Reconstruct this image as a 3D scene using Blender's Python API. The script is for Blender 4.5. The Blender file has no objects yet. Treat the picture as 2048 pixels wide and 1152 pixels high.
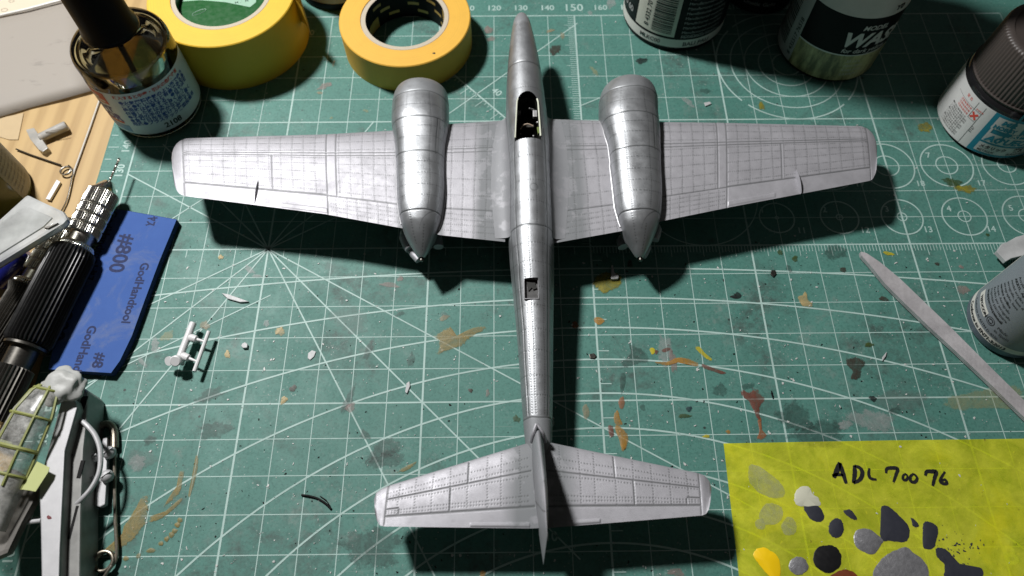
import bpy, bmesh, math, random
import numpy as np
from mathutils import Vector, Matrix, noise as mnoise
random.seed(7); RNG = np.random.default_rng(7)
R_ = math.radians
sc = bpy.context.scene
sc.unit_settings.system = 'METRIC'; sc.unit_settings.scale_length = 0.01      # 1 unit = 1 cm; the mat's printed grid is the ruler
COL = sc.collection

# ------------------------------------------------------------------ camera
FPX = 1460.48; CAM = np.array([12.3714, -1.51349, 19.62236])
RX, RY, RZ = 0.474798811, -0.00307053146, -0.0112428059
cd = bpy.data.cameras.new('camera'); cam = bpy.data.objects.new('camera', cd); COL.objects.link(cam)
cd.sensor_width = 36.0; cd.lens = FPX / 2048 * 36.0; cd.clip_start = 0.5; cd.clip_end = 500
cam.location = CAM; cam.rotation_euler = (RX, RY, RZ)
cd.dof.use_dof = True; cd.dof.focus_distance = 20.6; cd.dof.aperture_fstop = 0.16
sc.camera = cam

# ------------------------------------------------------------------ light: a dark room and one desk lamp
w = bpy.data.worlds.new('World'); sc.world = w; w.use_nodes = True
bg = w.node_tree.nodes['Background']; bg.inputs[0].default_value = (1.0, 0.96, 0.90, 1); bg.inputs[1].default_value = 0.034
LAMP = Vector((-12.0, 30.0, 45.5))
ld = bpy.data.lights.new('desk_lamp_light', 'AREA'); lo = bpy.data.objects.new('desk_lamp_light', ld); COL.objects.link(lo)
ld.shape = 'DISK'; ld.size = 5.8; ld.energy = 40000; ld.color = (1.0, 0.985, 0.975)
lo.location = LAMP; lo.rotation_euler = (Vector((12.0, 11.0, 0)) - LAMP).to_track_quat('-Z', 'Y').to_euler()
vs = sc.view_settings; vs.view_transform = 'Standard'; vs.look = 'None'; vs.exposure = 0; vs.gamma = 1
sc.render.film_transparent = False
try:
    sc.cycles.max_bounces = 10; sc.cycles.transparent_max_bounces = 16; sc.cycles.use_denoising = True
    sc.cycles.caustics_refractive = False; sc.cycles.caustics_reflective = False
except Exception: pass

# ------------------------------------------------------------------ helpers
Rm = np.array(cam.rotation_euler.to_matrix())
def at(px, py, z=0.0):
    """photo pixel (2048 wide) -> the point of the place at height z"""
    d = Rm @ np.array([(px - 1024) / FPX, -(py - 576) / FPX, -1.0])
    t = (z - CAM[2]) / d[2]
    return CAM + d * t
def ats(pts, z=0.0): return [tuple(at(a, b, z)) for a, b in pts]

class MB:
    def __init__(s): s.v = []; s.f = []; s.mi = []
    def add(s, vs_, fs, mi=0):
        o = len(s.v); s.v += [tuple(map(float, p)) for p in vs_]
        s.f += [tuple(i + o for i in f) for f in fs]; s.mi += [mi] * len(fs); return s

def link_mesh(name, me, mats, parent, loc):
    o = bpy.data.objects.new(name, me); COL.objects.link(o)
    for m in (mats if isinstance(mats, (list, tuple)) else [mats]): me.materials.append(m)
    if parent is not None: o.parent = parent
    return o
def world_loc(p):
    v = Vector((0, 0, 0))
    while p is not None: v += p.location; p = p.parent
    return v
def build(name, mb, mat, parent=None, smooth=30, loc=None, bevel=0.0):
    """link the mesh as ONE object; vertices are given in world cm and moved into the parent's frame"""
    base = world_loc(parent)
    if parent is None and loc is None:
        a = np.array(mb.v); loc = (float(a[:, 0].mean()), float(a[:, 1].mean()), float(a[:, 2].min()))
    l = Vector(loc) if loc is not None else Vector((0, 0, 0))
    if parent is not None: l = Vector((0, 0, 0))
    off = np.array(base + l)
    me = bpy.data.meshes.new(name); me.from_pydata([tuple(np.array(p) - off) for p in mb.v], [], mb.f)
    me.polygons.foreach_set('material_index', mb.mi)
    me.validate(); 
    o = link_mesh(name, me, mat, parent, l); o.location = l
    if bevel > 0:
        bm = bmesh.new(); bm.from_mesh(me)
        es = [e for e in bm.edges if len(e.link_faces) == 2 and e.calc_face_angle(0) > R_(35)]
        bmesh.ops.bevel(bm, geom=es, offset=bevel, segments=2, affect='EDGES', profile=0.6)
        bm.to_mesh(me); bm.free()
    if smooth:
        me.polygons.foreach_set('use_smooth', [True] * len(me.polygons))
        try: me.set_sharp_from_angle(angle=R_(smooth))
        except Exception: pass
    return o
def thing(name, label, cat, loc, group=None):
    o = bpy.data.objects.new(name, None); COL.objects.link(o); o.location = tuple(map(float, loc)); o.empty_display_size = 0.5
    return tag(o, label, cat, group)
def tag(o, label, cat, group=None):
    o['label'] = label; o['category'] = cat
    if group: o['group'] = group
    return o

def frame(d):
    d = Vector(d).normalized(); u = d.orthogonal().normalized(); return u, d.cross(u)
def m_box(mb, c, sx, sy, sz, rz=0.0, mi=0):
    cs, sn = math.cos(rz), math.sin(rz); V = []
    for z in (-.5, .5):
        for x, y in ((-.5, -.5), (.5, -.5), (.5, .5), (-.5, .5)):
            X, Y = x * sx, y * sy; V.append((c[0] + X * cs - Y * sn, c[1] + X * sn + Y * cs, c[2] + z * sz))
    return mb.add(V, [(3, 2, 1, 0), (4, 5, 6, 7), (0, 1, 5, 4), (1, 2, 6, 5), (2, 3, 7, 6), (3, 0, 4, 7)], mi)
def m_prism(mb, poly, z0, z1, mi=0):
    n = len(poly); a = sum(poly[i][0] * poly[(i + 1) % n][1] - poly[(i + 1) % n][0] * poly[i][1] for i in range(n))
    if a < 0: poly = poly[::-1]
    V = [(p[0], p[1], z0) for p in poly] + [(p[0], p[1], z1) for p in poly]
    return mb.add(V, [tuple(range(n))[::-1], tuple(range(n, 2 * n))] + [(i, (i + 1) % n, n + (i + 1) % n, n + i) for i in range(n)], mi)
def m_lathe(mb, prof, o, axis=(0, 0, 1), seg=64, mi=0, rib=None):
    """profile of (distance along axis, radius); rib = (first row, last row, count, depth) puts flutes round those rows"""
    u, v = frame(axis); d = Vector(axis).normalized(); o = Vector(o); V = []; F = []
    for k, (h, r) in enumerate(prof):
        for i in range(seg):
            a = 2 * math.pi * i / seg; rr = r
            if rib and rib[0] <= k <= rib[1]:
                rr = r - rib[3] * (0.5 - 0.5 * math.cos(a * rib[2])) 
            V.append(o + d * h + (u * math.cos(a) + v * math.sin(a)) * rr)
    for k in range(len(prof) - 1):
        for i in range(seg):
            j = (i + 1) % seg; F.append((k * seg + i, k * seg + j, (k + 1) * seg + j, (k + 1) * seg + i))
    F.append(tuple(range(seg))[::-1]); F.append(tuple((len(prof) - 1) * seg + i for i in range(seg)))
    return mb.add(V, F, mi)
def m_tube(mb, pts, r, seg=10, mi=0, closed=False):
    P = [Vector(p) for p in pts]; n = len(P); rs = r if isinstance(r, (list, tuple)) else [r] * n
    T = []
    for i in range(n):
        a = P[i - 1] if (i or closed) else P[0]; b = P[(i + 1) % n] if (i < n - 1 or closed) else P[-1]
        T.append((b - a).normalized())
    u = T[0].orthogonal().normalized(); V = []; F = []
    for i in range(n):
        u = (u - T[i] * u.dot(T[i])).normalized(); v = T[i].cross(u)
        for k in range(seg):
            a = 2 * math.pi * k / seg; V.append(P[i] + (u * math.cos(a) + v * math.sin(a)) * rs[i])
    for i in range(n if closed else n - 1):
        for k in range(seg):
            j = (k + 1) % seg; i2 = (i + 1) % n
            F.append((i * seg + k, i * seg + j, i2 * seg + j, i2 * seg + k))
    if not closed: F.append(tuple(range(seg))[::-1]); F.append(tuple((n - 1) * seg + k for k in range(seg)))
    return mb.add(V, F, mi)
def m_ribbon(mb, pts, wd, z, mi=0, dome=0.0):
    P = [np.array(p[:2], float) for p in pts]; n = len(P); V = []; F = []
    ws = wd if isinstance(wd, (list, tuple)) else [wd] * n
    for i in range(n):
        t = P[min(i + 1, n - 1)] - P[max(i - 1, 0)]; t /= max(np.hypot(*t), 1e-9); nn = np.array([-t[1], t[0]]) * ws[i] / 2
        V += [(*(P[i] - nn), z), (*(P[i] + nn), z)]
    for i in range(n - 1): F.append((2 * i, 2 * i + 2, 2 * i + 3, 2 * i + 1))
    return mb.add(V, F, mi)
def m_sphere(mb, c, r, seg=16, rings=10, sq=(1, 1, 1), mi=0):
    V = []; F = []
    for i in range(rings + 1):
        p = math.pi * i / rings
        for k in range(seg):
            a = 2 * math.pi * k / seg
            V.append((c[0] + r * sq[0] * math.sin(p) * math.cos(a), c[1] + r * sq[1] * math.sin(p) * math.sin(a), c[2] + r * sq[2] * math.cos(p)))
    for i in range(rings):
        for k in range(seg):
            j = (k + 1) % seg; F.append((i * seg + k, (i + 1) * seg + k, (i + 1) * seg + j, i * seg + j))
    return mb.add(V, F, mi)
def m_cylpatch(mb, c, r, t0, t1, z0, z1, n=32, mi=0):
    V = []; F = []
    for i in range(n + 1):
        a = t0 + (t1 - t0) * i / n
        for z in (z0, z1): V.append((c[0] + r * math.cos(a), c[1] + r * math.sin(a), z))
    for i in range(n): F.append((2 * i, 2 * i + 2, 2 * i + 3, 2 * i + 1))
    return mb.add(V, F, mi)
_tc = {}
def text_geo(body, size=1.0, bold=0.0, shear=0.0, sx=1.0):
    key = (body, size, bold, shear, sx)
    if key in _tc: return _tc[key]
    cu = bpy.data.curves.new('t', 'FONT'); cu.body = body; cu.size = size; cu.align_x = 'LEFT'; cu.align_y = 'BOTTOM_BASELINE'
    cu.offset = bold; cu.shear = shear; cu.resolution_u = 3
    o = bpy.data.objects.new('t', cu); COL.objects.link(o)
    dg = bpy.context.evaluated_depsgraph_get(); me = bpy.data.meshes.new_from_object(o.evaluated_get(dg))
    V = [(v.co.x * sx, v.co.y) for v in me.vertices]; F = [tuple(p.vertices) for p in me.polygons]
    bpy.data.objects.remove(o); bpy.data.curves.remove(cu); bpy.data.meshes.remove(me)
    _tc[key] = (V, F); return V, F
def m_text(mb, body, size, pos, rz=0.0, z=0.0, bold=0.0, shear=0.0, sx=1.0, center=False, mi=0):
    V, F = text_geo(body, size, bold, shear, sx)
    if not V: return mb
    dx = (max(p[0] for p in V) + min(p[0] for p in V)) / 2 if center else 0
    dy = (max(p[1] for p in V) + min(p[1] for p in V)) / 2 if center else 0
    c, s = math.cos(rz), math.sin(rz)
    return mb.add([(pos[0] + (x - dx) * c - (y - dy) * s, pos[1] + (x - dx) * s + (y - dy) * c, z) for x, y in V], F, mi)
def m_cyltext(mb, body, size, c, r, t0, z0, bold=0.0, shear=0.0, sx=1.0, up=False, mi=0):
    """print on a standing cylinder: along the circumference, or (up) climbing it"""
    V, F = text_geo(body, size, bold, shear, sx); out = []
    for x, y in V:
        if up: x, y = -y, x
        a = t0 + x / r; out.append((c[0] + r * math.cos(a), c[1] + r * math.sin(a), z0 + y))
    return mb.add(out, F, mi)
def blob(cx, cy, rx, ry, rot=0.0, n=28, rough=0.25, seed=0):
    rr = random.Random(seed); ph = [rr.uniform(0, 6.28) for _ in range(6)]; P = []
    for i in range(n):
        a = 2 * math.pi * i / n
        k = 1 + rough * (0.5 * math.sin(2 * a + ph[0]) + 0.45 * math.sin(3 * a + ph[1]) + 0.35 * math.sin(5 * a + ph[2]) + 0.25 * math.sin(9 * a + ph[3]))
        x, y = rx * k * math.cos(a), ry * k * math.sin(a); P.append((cx + x * math.cos(rot) - y * math.sin(rot), cy + x * math.sin(rot) + y * math.cos(rot)))
    return P
def m_pancake(mb, poly, z, h, mi=0, core=.82):
    """a dried drop: outline at z, domed middle"""
    n = len(poly); cx = sum(p[0] for p in poly) / n; cy = sum(p[1] for p in poly) / n
    V = [(p[0], p[1], z) for p in poly] + [(cx + (p[0] - cx) * core, cy + (p[1] - cy) * core, z + h) for p in poly] + [(cx, cy, z + h * 1.1)]
    F = [(i, (i + 1) % n, n + (i + 1) % n, n + i) for i in range(n)] + [(n + i, n + (i + 1) % n, 2 * n) for i in range(n)]
    return mb.add(V, F, mi)
def smooth_poly(pts, k=4):
    """Catmull-Rom through a closed outline"""
    n = len(pts); P = [np.array(p, float) for p in pts]; out = []
    for i in range(n):
        a, b, c, d = P[i - 1], P[i], P[(i + 1) % n], P[(i + 2) % n]
        for j in range(k):
            t = j / k; out.append(tuple(.5 * ((2 * b) + (c - a) * t + (2 * a - 5 * b + 4 * c - d) * t * t + (3 * b - a - 3 * c + d) * t ** 3)))
    return out
def smooth_path(pts, k=6):
    P = [np.array(p, float) for p in pts]; n = len(P); out = []
    for i in range(n - 1):
        a = P[max(i - 1, 0)]; b = P[i]; c = P[i + 1]; d = P[min(i + 2, n - 1)]
        for j in range(k):
            t = j / k; out.append(.5 * ((2 * b) + (c - a) * t + (2 * a - 5 * b + 4 * c - d) * t * t + (3 * b - a - 3 * c + d) * t ** 3))
    return out + [P[-1]]

# ------------------------------------------------------------------ materials
class NT:
    def __init__(s, name):
        s.m = bpy.data.materials.new(name); s.m.use_nodes = True; s.t = s.m.node_tree; s.n = s.t.nodes; s.p = s.n['Principled BSDF']; s.out = s.n['Material Output']
        s._co = None
    def new(s, typ, **k):
        n = s.n.new(typ)
        for a, b in k.items(): setattr(n, a, b)
        return n
    def L(s, a, b): s.t.links.new(a, b)
    def co(s):
        if s._co is None: s._co = s.new('ShaderNodeTexCoord').outputs['Object']
        return s._co
    def noise(s, scale, detail=6, rough=.6, vec=None, stretch=None, dist=0.0):
        n = s.new('ShaderNodeTexNoise'); n.inputs['Scale'].default_value = scale; n.inputs['Detail'].default_value = detail; n.inputs['Roughness'].default_value = rough
        n.inputs['Distortion'].default_value = dist
        v = vec or s.co()
        if stretch:
            mp = s.new('ShaderNodeMapping'); mp.inputs['Scale'].default_value = stretch; s.L(v, mp.inputs[0]); v = mp.outputs[0]
        s.L(v, n.inputs['Vector']); return n.outputs['Fac']
    def ramp(s, fac, stops, interp='LINEAR'):
        r = s.new('ShaderNodeValToRGB'); r.color_ramp.interpolation = interp; e = r.color_ramp.elements
        while len(e) > 1: e.remove(e[-1])
        for i, (p, c) in enumerate(stops):
            q = e[0] if i == 0 else e.new(p); q.position = p
            q.color = (c, c, c, 1) if isinstance(c, (int, float)) else (*c, 1)
        s.L(fac, r.inputs[0]); return r.outputs[0]
    def mix(s, fac, a, b, mode='MIX'):
        n = s.new('ShaderNodeMix', data_type='RGBA', blend_type=mode)
        for sock, v in ((n.inputs[0], fac), (n.inputs[6], a), (n.inputs[7], b)):
            if isinstance(v, (int, float)): sock.default_value = v if sock == n.inputs[0] else (v, v, v, 1)
            elif isinstance(v, tuple): sock.default_value = (*v, 1)
            else: s.L(v, sock)
        return n.outputs[2]
    def math(s, op, a, b=0.0, clamp=False):
        n = s.new('ShaderNodeMath', operation=op); n.use_clamp = clamp
        for sock, v in ((n.inputs[0], a), (n.inputs[1], b)):
            if isinstance(v, (int, float)): sock.default_value = v
            else: s.L(v, sock)
        return n.outputs[0]
    def attr(s, name): 
        n = s.new('ShaderNodeAttribute'); n.attribute_name = name; return n.outputs['Fac']
    def set(s, **k):
        for a, v in k.items():
            sock = s.p.inputs[a.replace('_', ' ')]
            if isinstance(v, (int, float)): sock.default_value = v
            elif isinstance(v, tuple): sock.default_value = (*v, 1)
            else: s.L(v, sock)
        return s
    def bump(s, h, strength=.3, dist=.02):
        b = s.new('ShaderNodeBump'); b.inputs['Strength'].default_value = strength; b.inputs['Distance'].default_value = dist
        s.L(h, b.inputs['Height']); s.L(b.outputs[0], s.p.inputs['Normal']); return s
def simple(name, col, rough=.5, metal=0.0, var=.12, scale=3.0, bump=0.0, bscale=40.0, spec=.5, **kw):
    t = NT(name); n = t.noise(scale, 8, .65)
    c = t.mix(n, tuple(max(0, x * (1 - var)) for x in col), tuple(x * (1 + var) for x in col))
    t.set(Base_Color=c, Metallic=metal, Roughness=t.ramp(t.noise(scale * 2.3, 5), [(0.3, max(0, rough - .07)), (0.7, min(1, rough + .07))]), Specular_IOR_Level=spec)
    if bump: t.bump(t.noise(bscale, 4), bump, .02)
    for k, v in kw.items(): t.set(**{k: v})
    return t.m

def mat_green():
    t = NT('cutting_mat_green')
    big = t.noise(.22, 9, .62, dist=.4); mid = t.noise(1.1, 10, .7); fine = t.noise(14, 4, .7)
    c = t.mix(t.ramp(big, [(.35, 0.), (.68, 1.)]), (.062, .188, .154), (.088, .236, .197))
    c = t.mix(t.ramp(mid, [(.40, 0.), (.75, .5)]), c, (.085, .205, .175))
    c = t.mix(t.ramp(fine, [(.34, .45), (.52, 0.)]), c, (.020, .085, .070)); c = t.mix(t.ramp(t.noise(9, 8, .85), [(.62, 0.), (.74, .45)]), c, (.20, .29, .26))
    dirt = t.math('MULTIPLY', t.ramp(t.noise(.33, 7, .66, dist=.6), [(.52, 0.), (.66, .8)]), t.ramp(t.noise(2.4, 8, .75), [(.42, 0.), (.62, 1.)]))
    c = t.mix(dirt, c, (.045, .055, .050))
    pale = t.math('MULTIPLY', t.ramp(t.noise(.41, 5, .6, dist=.9), [(.56, 0.), (.70, .55)]), t.ramp(t.noise(3.3, 9, .78), [(.48, 0.), (.68, 1.)]))
    c = t.mix(pale, c, (.26, .27, .25))
    # crumbs of sanding dust and fine knife scratches
    v = t.new('ShaderNodeTexVoronoi', feature='F1'); v.inputs['Scale'].default_value = 3.1; v.inputs['Randomness'].default_value = 1; t.L(t.co(), v.inputs['Vector'])
    sp = t.ramp(v.outputs['Distance'], [(.045, .75), (.085, 0.)])
    c = t.mix(t.math('MULTIPLY', sp, t.ramp(t.noise(.9, 4), [(.45, 0.), (.6, 1.)])), c, (.36, .40, .37))
    v2 = t.new('ShaderNodeTexVoronoi', feature='F1'); v2.inputs['Scale'].default_value = 1.7; t.L(t.co(), v2.inputs['Vector'])
    c = t.mix(t.math('MULTIPLY', t.ramp(v2.outputs['Distance'], [(.05, .9), (.08, 0.)]), t.ramp(t.noise(.7, 3), [(.5, 0.), (.6, 1.)])), c, (.02, .025, .022))
    v3 = t.new('ShaderNodeTexVoronoi', feature='F1'); v3.inputs['Scale'].default_value = 7.5; t.L(t.co(), v3.inputs['Vector'])
    c = t.mix(t.math('MULTIPLY', t.ramp(v3.outputs['Distance'], [(.10, .7), (.17, 0.)]), t.ramp(t.noise(1.5, 5, .7), [(.46, 0.), (.60, 1.)])), c, (.34, .40, .375))
    sc_ = t.math('MULTIPLY', t.ramp(t.noise(.55, 6, .7, dist=1.2), [(.55, 0.), (.66, 1.)]), t.ramp(t.noise(12, 9, .85, dist=.6), [(.52, 0.), (.66, .7)])); c = t.mix(sc_, c, (.32, .36, .345))
    for k, (ang, sx) in enumerate(((R_(20), 26), (R_(-52), 22), (R_(83), 30))):
        mp = t.new('ShaderNodeMapping'); mp.inputs['Rotation'].default_value = (0, 0, ang); mp.inputs['Scale'].default_value = (.35, sx, 1); t.L(t.co(), mp.inputs[0])
        s_ = t.noise(1.0, 2, .5, vec=mp.outputs[0]); g = t.ramp(t.noise(.5 + k * .17, 3), [(.5, 0.), (.62, .6)])
        c = t.mix(t.math('MULTIPLY', t.ramp(s_, [(.70, 0.), (.76, .9)]), g), c, (.22, .28, .25))
    t.set(Base_Color=c, Roughness=t.ramp(mid, [(.3, .50), (.7, .66)]), Specular_IOR_Level=.38)
    t.bump(t.mix(.4, fine, t.noise(55, 3)), .22, .012)
    return t.m
def mat_print():
    t = NT('pale_grid_print')
    wear = t.ramp(t.noise(2.6, 10, .8), [(.30, .35), (.46, 0.)]); wear2 = t.ramp(t.noise(.35, 6, .7), [(.38, .35), (.52, 0.)])
    c = t.mix(wear, (.39, .54, .50), (.09, .21, .175)); c = t.mix(wear2, c, (.19, .29, .26))
    t.set(Base_Color=c, Roughness=.55, Specular_IOR_Level=.35); return t.m
def mat_silver(name='silver_lacquer', base=(.425, .422, .450), metal=.45, rough=.53):
    t = NT(name)
    g = t.attr('groove'); pt = t.attr('putty')
    cl = t.noise(.9, 8, .65)
    c = t.mix(t.ramp(cl, [(.35, 0.), (.7, 1.)]), tuple(x * .91 for x in base), tuple(min(1, x * 1.09) for x in base))
    c = t.mix(t.ramp(t.noise(5.0, 9, .75), [(.54, 0.), (.72, .55)]), c, tuple(x * .72 for x in base))
    pm = t.math('MULTIPLY', pt, t.ramp(t.noise(2.2, 6, .6, dist=.15), [(.40, .68), (.46, 1.)]))
    c = t.mix(pm, c, (.205, .215, .225))
    c = t.mix(t.math('MULTIPLY', g, .72), c, (.06, .068, .066))
    flake = t.noise(140, 2, .5)
    r = t.mix(t.ramp(t.noise(2.2, 7, .7), [(.3, 0.), (.7, 1.)]), rough - .08, rough + .13)
    r = t.mix(pm, r, .62)
    t.set(Base_Color=c, Metallic=t.math('SUBTRACT', metal, t.math('MULTIPLY', pm, metal * .75)), Roughness=r)
    t.bump(t.mix(.5, flake, t.noise(9, 8, .8)), .30, .012)
    return t.m
def mat_wood():
    t = NT('pine_desk'); g = t.noise(1.0, 6, .6, stretch=(.9, .10, 1), dist=1.2)
    wv = t.new('ShaderNodeTexWave', bands_direction='X'); wv.inputs['Scale'].default_value = .55; wv.inputs['Distortion'].default_value = 5; wv.inputs['Detail'].default_value = 3; wv.inputs['Detail Scale'].default_value = .5
    mp = t.new('ShaderNodeMapping'); mp.inputs['Scale'].default_value = (1, .12, 1); mp.inputs['Rotation'].default_value = (0, 0, .25); t.L(t.co(), mp.inputs[0]); t.L(mp.outputs[0], wv.inputs['Vector'])
    c = t.mix(t.ramp(wv.outputs['Fac'], [(.2, 0.), (.8, 1.)]), (.47, .315, .125), (.37, .235, .085)); c = t.mix(t.ramp(g, [(.4, 0.), (.7, .6)]), c, (.52, .365, .165))
    c = t.mix(t.ramp(t.noise(6, 6, .7), [(.66, 0.), (.74, .5)]), c, (.20, .14, .09))
    t.set(Base_Color=c, Roughness=.55); t.bump(t.noise(30, 3, .6, stretch=(1, .1, 1)), .15, .01); return t.m
def mat_glass(name, tint=(1, 1, 1), rough=.02):
    t = NT(name); t.set(Base_Color=tint, Roughness=rough, Transmission_Weight=1.0, IOR=1.46); return t.m
def mat_thin(name, tint, ior=1.5, body=None, amount=0.0):
    """thin clear wall: straight-through light plus a mirror-like skin, optionally a little cloudy body"""
    t = NT(name); tr = t.new('ShaderNodeBsdfTransparent'); tr.inputs[0].default_value = (*tint, 1); gl = t.new('ShaderNodeBsdfGlossy'); gl.inputs['Roughness'].default_value = .04
    fr = t.new('ShaderNodeFresnel'); fr.inputs[0].default_value = ior; mx = t.new('ShaderNodeMixShader'); src = tr.outputs[0]
    if body:
        t.set(Base_Color=t.mix(t.noise(1.2, 5, .6), tuple(x * .6 for x in body), body), Roughness=.3); m2 = t.new('ShaderNodeMixShader'); t.L(t.ramp(t.noise(1.0, 5, .6), [(.3, max(0, amount - .15)), (.7, min(1, amount + .15))]), m2.inputs[0]); t.L(tr.outputs[0], m2.inputs[1]); t.L(t.p.outputs[0], m2.inputs[2]); src = m2.outputs[0]
    t.L(fr.outputs[0], mx.inputs[0]); t.L(src, mx.inputs[1]); t.L(gl.outputs[0], mx.inputs[2]); t.L(mx.outputs[0], t.out.inputs['Surface']); return t.m
def mat_film(name, filt, body, amount, rough=.35, blotch=None):
    """thin translucent sheet: part lets the coloured light of what lies below through, part scatters"""
    t = NT(name); tr = t.new('ShaderNodeBsdfTransparent'); tr.inputs[0].default_value = (*filt, 1)
    c = t.mix(t.ramp(t.noise(.8, 8, .7, dist=.5), [(.3, 0.), (.72, 1.)]), tuple(x * .72 for x in body), tuple(min(1, x * 1.2) for x in body))
    if blotch: c = t.mix(t.ramp(t.noise(.42, 7, .66, dist=.7), [(.52, 0.), (.68, .8)]), c, blotch)
    t.set(Base_Color=c, Roughness=rough)
    a = t.ramp(t.noise(1.1, 9, .75, dist=.4), [(.32, max(0, amount - .22)), (.66, min(1, amount + .12))])
    mx = t.new('ShaderNodeMixShader'); t.L(a, mx.inputs[0]); t.L(tr.outputs[0], mx.inputs[1]); t.L(t.p.outputs[0], mx.inputs[2]); t.L(mx.outputs[0], t.out.inputs['Surface']); return t.m
def mat_frost(name, col, trans=.6, rough=.45, sss=0.0):
    t = NT(name); c = t.mix(t.noise(2, 7, .7), tuple(x * .9 for x in col), tuple(min(1, x * 1.05) for x in col))
    t.set(Base_Color=c, Roughness=rough, Transmission_Weight=trans, IOR=1.3); t.bump(t.noise(6, 6, .7), .2, .03); return t.m
def mat_stain(name, col, alpha=.9, edge=.25):
    """dried paint: ragged where it thins out towards its rim (attribute 'body' is 0 there)"""
    t = NT(name); tr = t.new('ShaderNodeBsdfTransparent')
    c = t.mix(t.noise(4, 8, .75), tuple(x * .5 for x in col), tuple(min(1, x * 1.35) for x in col))
    t.set(Base_Color=c, Roughness=.5); t.bump(t.noise(18, 5, .7), .3, .02)
    a = t.math('ADD', t.attr('body'), t.math('MULTIPLY', t.math('SUBTRACT', t.noise(5.5, 11, .86, dist=.5), .5), 3.3))
    a = t.math('MULTIPLY', t.ramp(a, [(.30, 0.), (.30 + edge, alpha)]), t.ramp(t.noise(2.2, 10, .85, dist=.8), [(.36, .35), (.60, 1.)]))
    mx = t.new('ShaderNodeMixShader'); t.L(a, mx.inputs[0]); t.L(tr.outputs[0], mx.inputs[1]); t.L(t.p.outputs[0], mx.inputs[2]); t.L(mx.outputs[0], t.out.inputs['Surface']); return t.m
def body_attr(o, n):
    a = o.data.attributes.new('body', 'FLOAT', 'POINT'); v = np.ones(len(o.data.vertices), np.float32); v[:n] = .05; a.data.foreach_set('value', v)

M = {}
M['mat'] = mat_green(); M['print'] = mat_print(); M['wood'] = mat_wood()
M['silver'] = mat_silver(); M['silver_body'] = mat_silver('silver_lacquer_polished', (.40, .415, .43), .80, .41); M['silver_dark'] = mat_silver('silver_lacquer_worn', (.50, .50, .52), .6, .42)
M['black'] = simple('black_plastic', (.005, .005, .006), .40, var=.3, spec=.10)
M['matte_black'] = simple('matte_black', (.006, .006, .006), .6, var=.3, spec=.15)
M['white_print'] = simple('white_print', (.72, .72, .70), .5, var=.06)
M['black_print'] = simple('black_print', (.012, .012, .014), .5, var=.2)
M['chrome'] = simple('bright_steel', (.74, .72, .67), .20, 1.0, var=.1, scale=6)
M['steel'] = simple('worn_steel', (.52, .49, .44), .30, 1.0, var=.18, scale=8, bump=.15)
M['dark_steel'] = simple('dark_steel', (.10, .095, .085), .38, .9, var=.3, scale=8)
def mat_tape(name, col):
    """crepe paper tape: fine wound layers on the flat end, soft vertical crepe on the side, a little lint"""
    t = NT(name); sx = t.new('ShaderNodeSeparateXYZ'); t.L(t.co(), sx.inputs[0])
    rad = t.math('SQRT', t.math('ADD', t.math('MULTIPLY', sx.outputs[0], sx.outputs[0]), t.math('MULTIPLY', sx.outputs[1], sx.outputs[1])))
    cb = t.new('ShaderNodeCombineXYZ'); t.L(rad, cb.inputs[0]); lay = t.noise(24, 3, .6, vec=cb.outputs[0])
    c = t.mix(t.ramp(lay, [(.35, 0.), (.65, 1.)]), tuple(x * .90 for x in col), tuple(min(1, x * 1.06) for x in col))
    c = t.mix(t.ramp(t.noise(1.6, 7, .7), [(.45, 0.), (.75, .5)]), c, tuple(x * .84 for x in col))
    c = t.mix(t.ramp(t.noise(11, 7, .8), [(.70, 0.), (.76, .6)]), c, (.45, .40, .30))
    t.set(Base_Color=c, Roughness=.6); t.bump(t.mix(.5, lay, t.noise(16, 5, .7, stretch=(1, 1, .15))), .25, .012); return t.m
M['tape_yellow'] = mat_tape('yellow_masking_tape', (.72, .46, .028)); M['tape_orange'] = mat_tape('ochre_masking_tape', (.74, .42, .05))
M['card'] = simple('grey_card_core', (.50, .44, .34), .8, var=.1, scale=12, bump=.3)
M['green_print'] = simple('green_print', (.004, .085, .014), .35, var=.1)

# ------------------------------------------------------------------ setting: desk, then the cutting mat on it
mb = MB(); m_box(mb, (12, 12, -.80), 90, 70, 1.2); desk = build('desk', mb, M['wood'], smooth=0, loc=(12, 12, -1.4)); desk['kind'] = 'structure'
mb = MB(); m_prism(mb, [(-.95, -8), (33, -8), (33, 23.2), (-.98, 23.2)], -.19, 0.0)
cutmat = thing('cutting_mat', 'green self-healing cutting mat printed with a pale centimetre grid, spotted with dried paint', 'cutting mat', (15, 8, -.19))
build('mat_sheet', mb, M['mat'], cutmat, smooth=0, bevel=.03)

pr = MB(); Z1 = .004
def hline(y, x0, x1, wd): m_ribbon(pr, [(x0 + (x1 - x0) * i / 12, y) for i in range(13)], wd, Z1)
def vline(x, y0, y1, wd): m_ribbon(pr, [(x, y0 + (y1 - y0) * i / 12) for i in range(13)], wd, Z1 + .001)
TH, TK = .025, .046
for y in range(-6, 21): hline(y, 0, 31, TK if y % 5 == 0 else TH)
for x in range(0, 32): vline(x, -6, 20, TK * 1.2 if x % 5 == 0 else TH)
for k in range(1, 150):                                   # millimetre rulers
    x = 15 + k * .1
    if k % 10: m_ribbon(pr, [(x, 10), (x, 10 - (.40 if k % 5 == 0 else .24))], .022, Z1 + .002)
for k in range(1, 100):
    y = 10 + k * .1
    if k % 10: m_ribbon(pr, [(15, y), (15 - (.40 if k % 5 == 0 else .26), y)], .022, Z1 + .002)
for k in range(-10, 30):
    if k % 2: m_ribbon(pr, [(k * .5, 10), (k * .5, 9.72)], .026, Z1 + .002)
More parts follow.
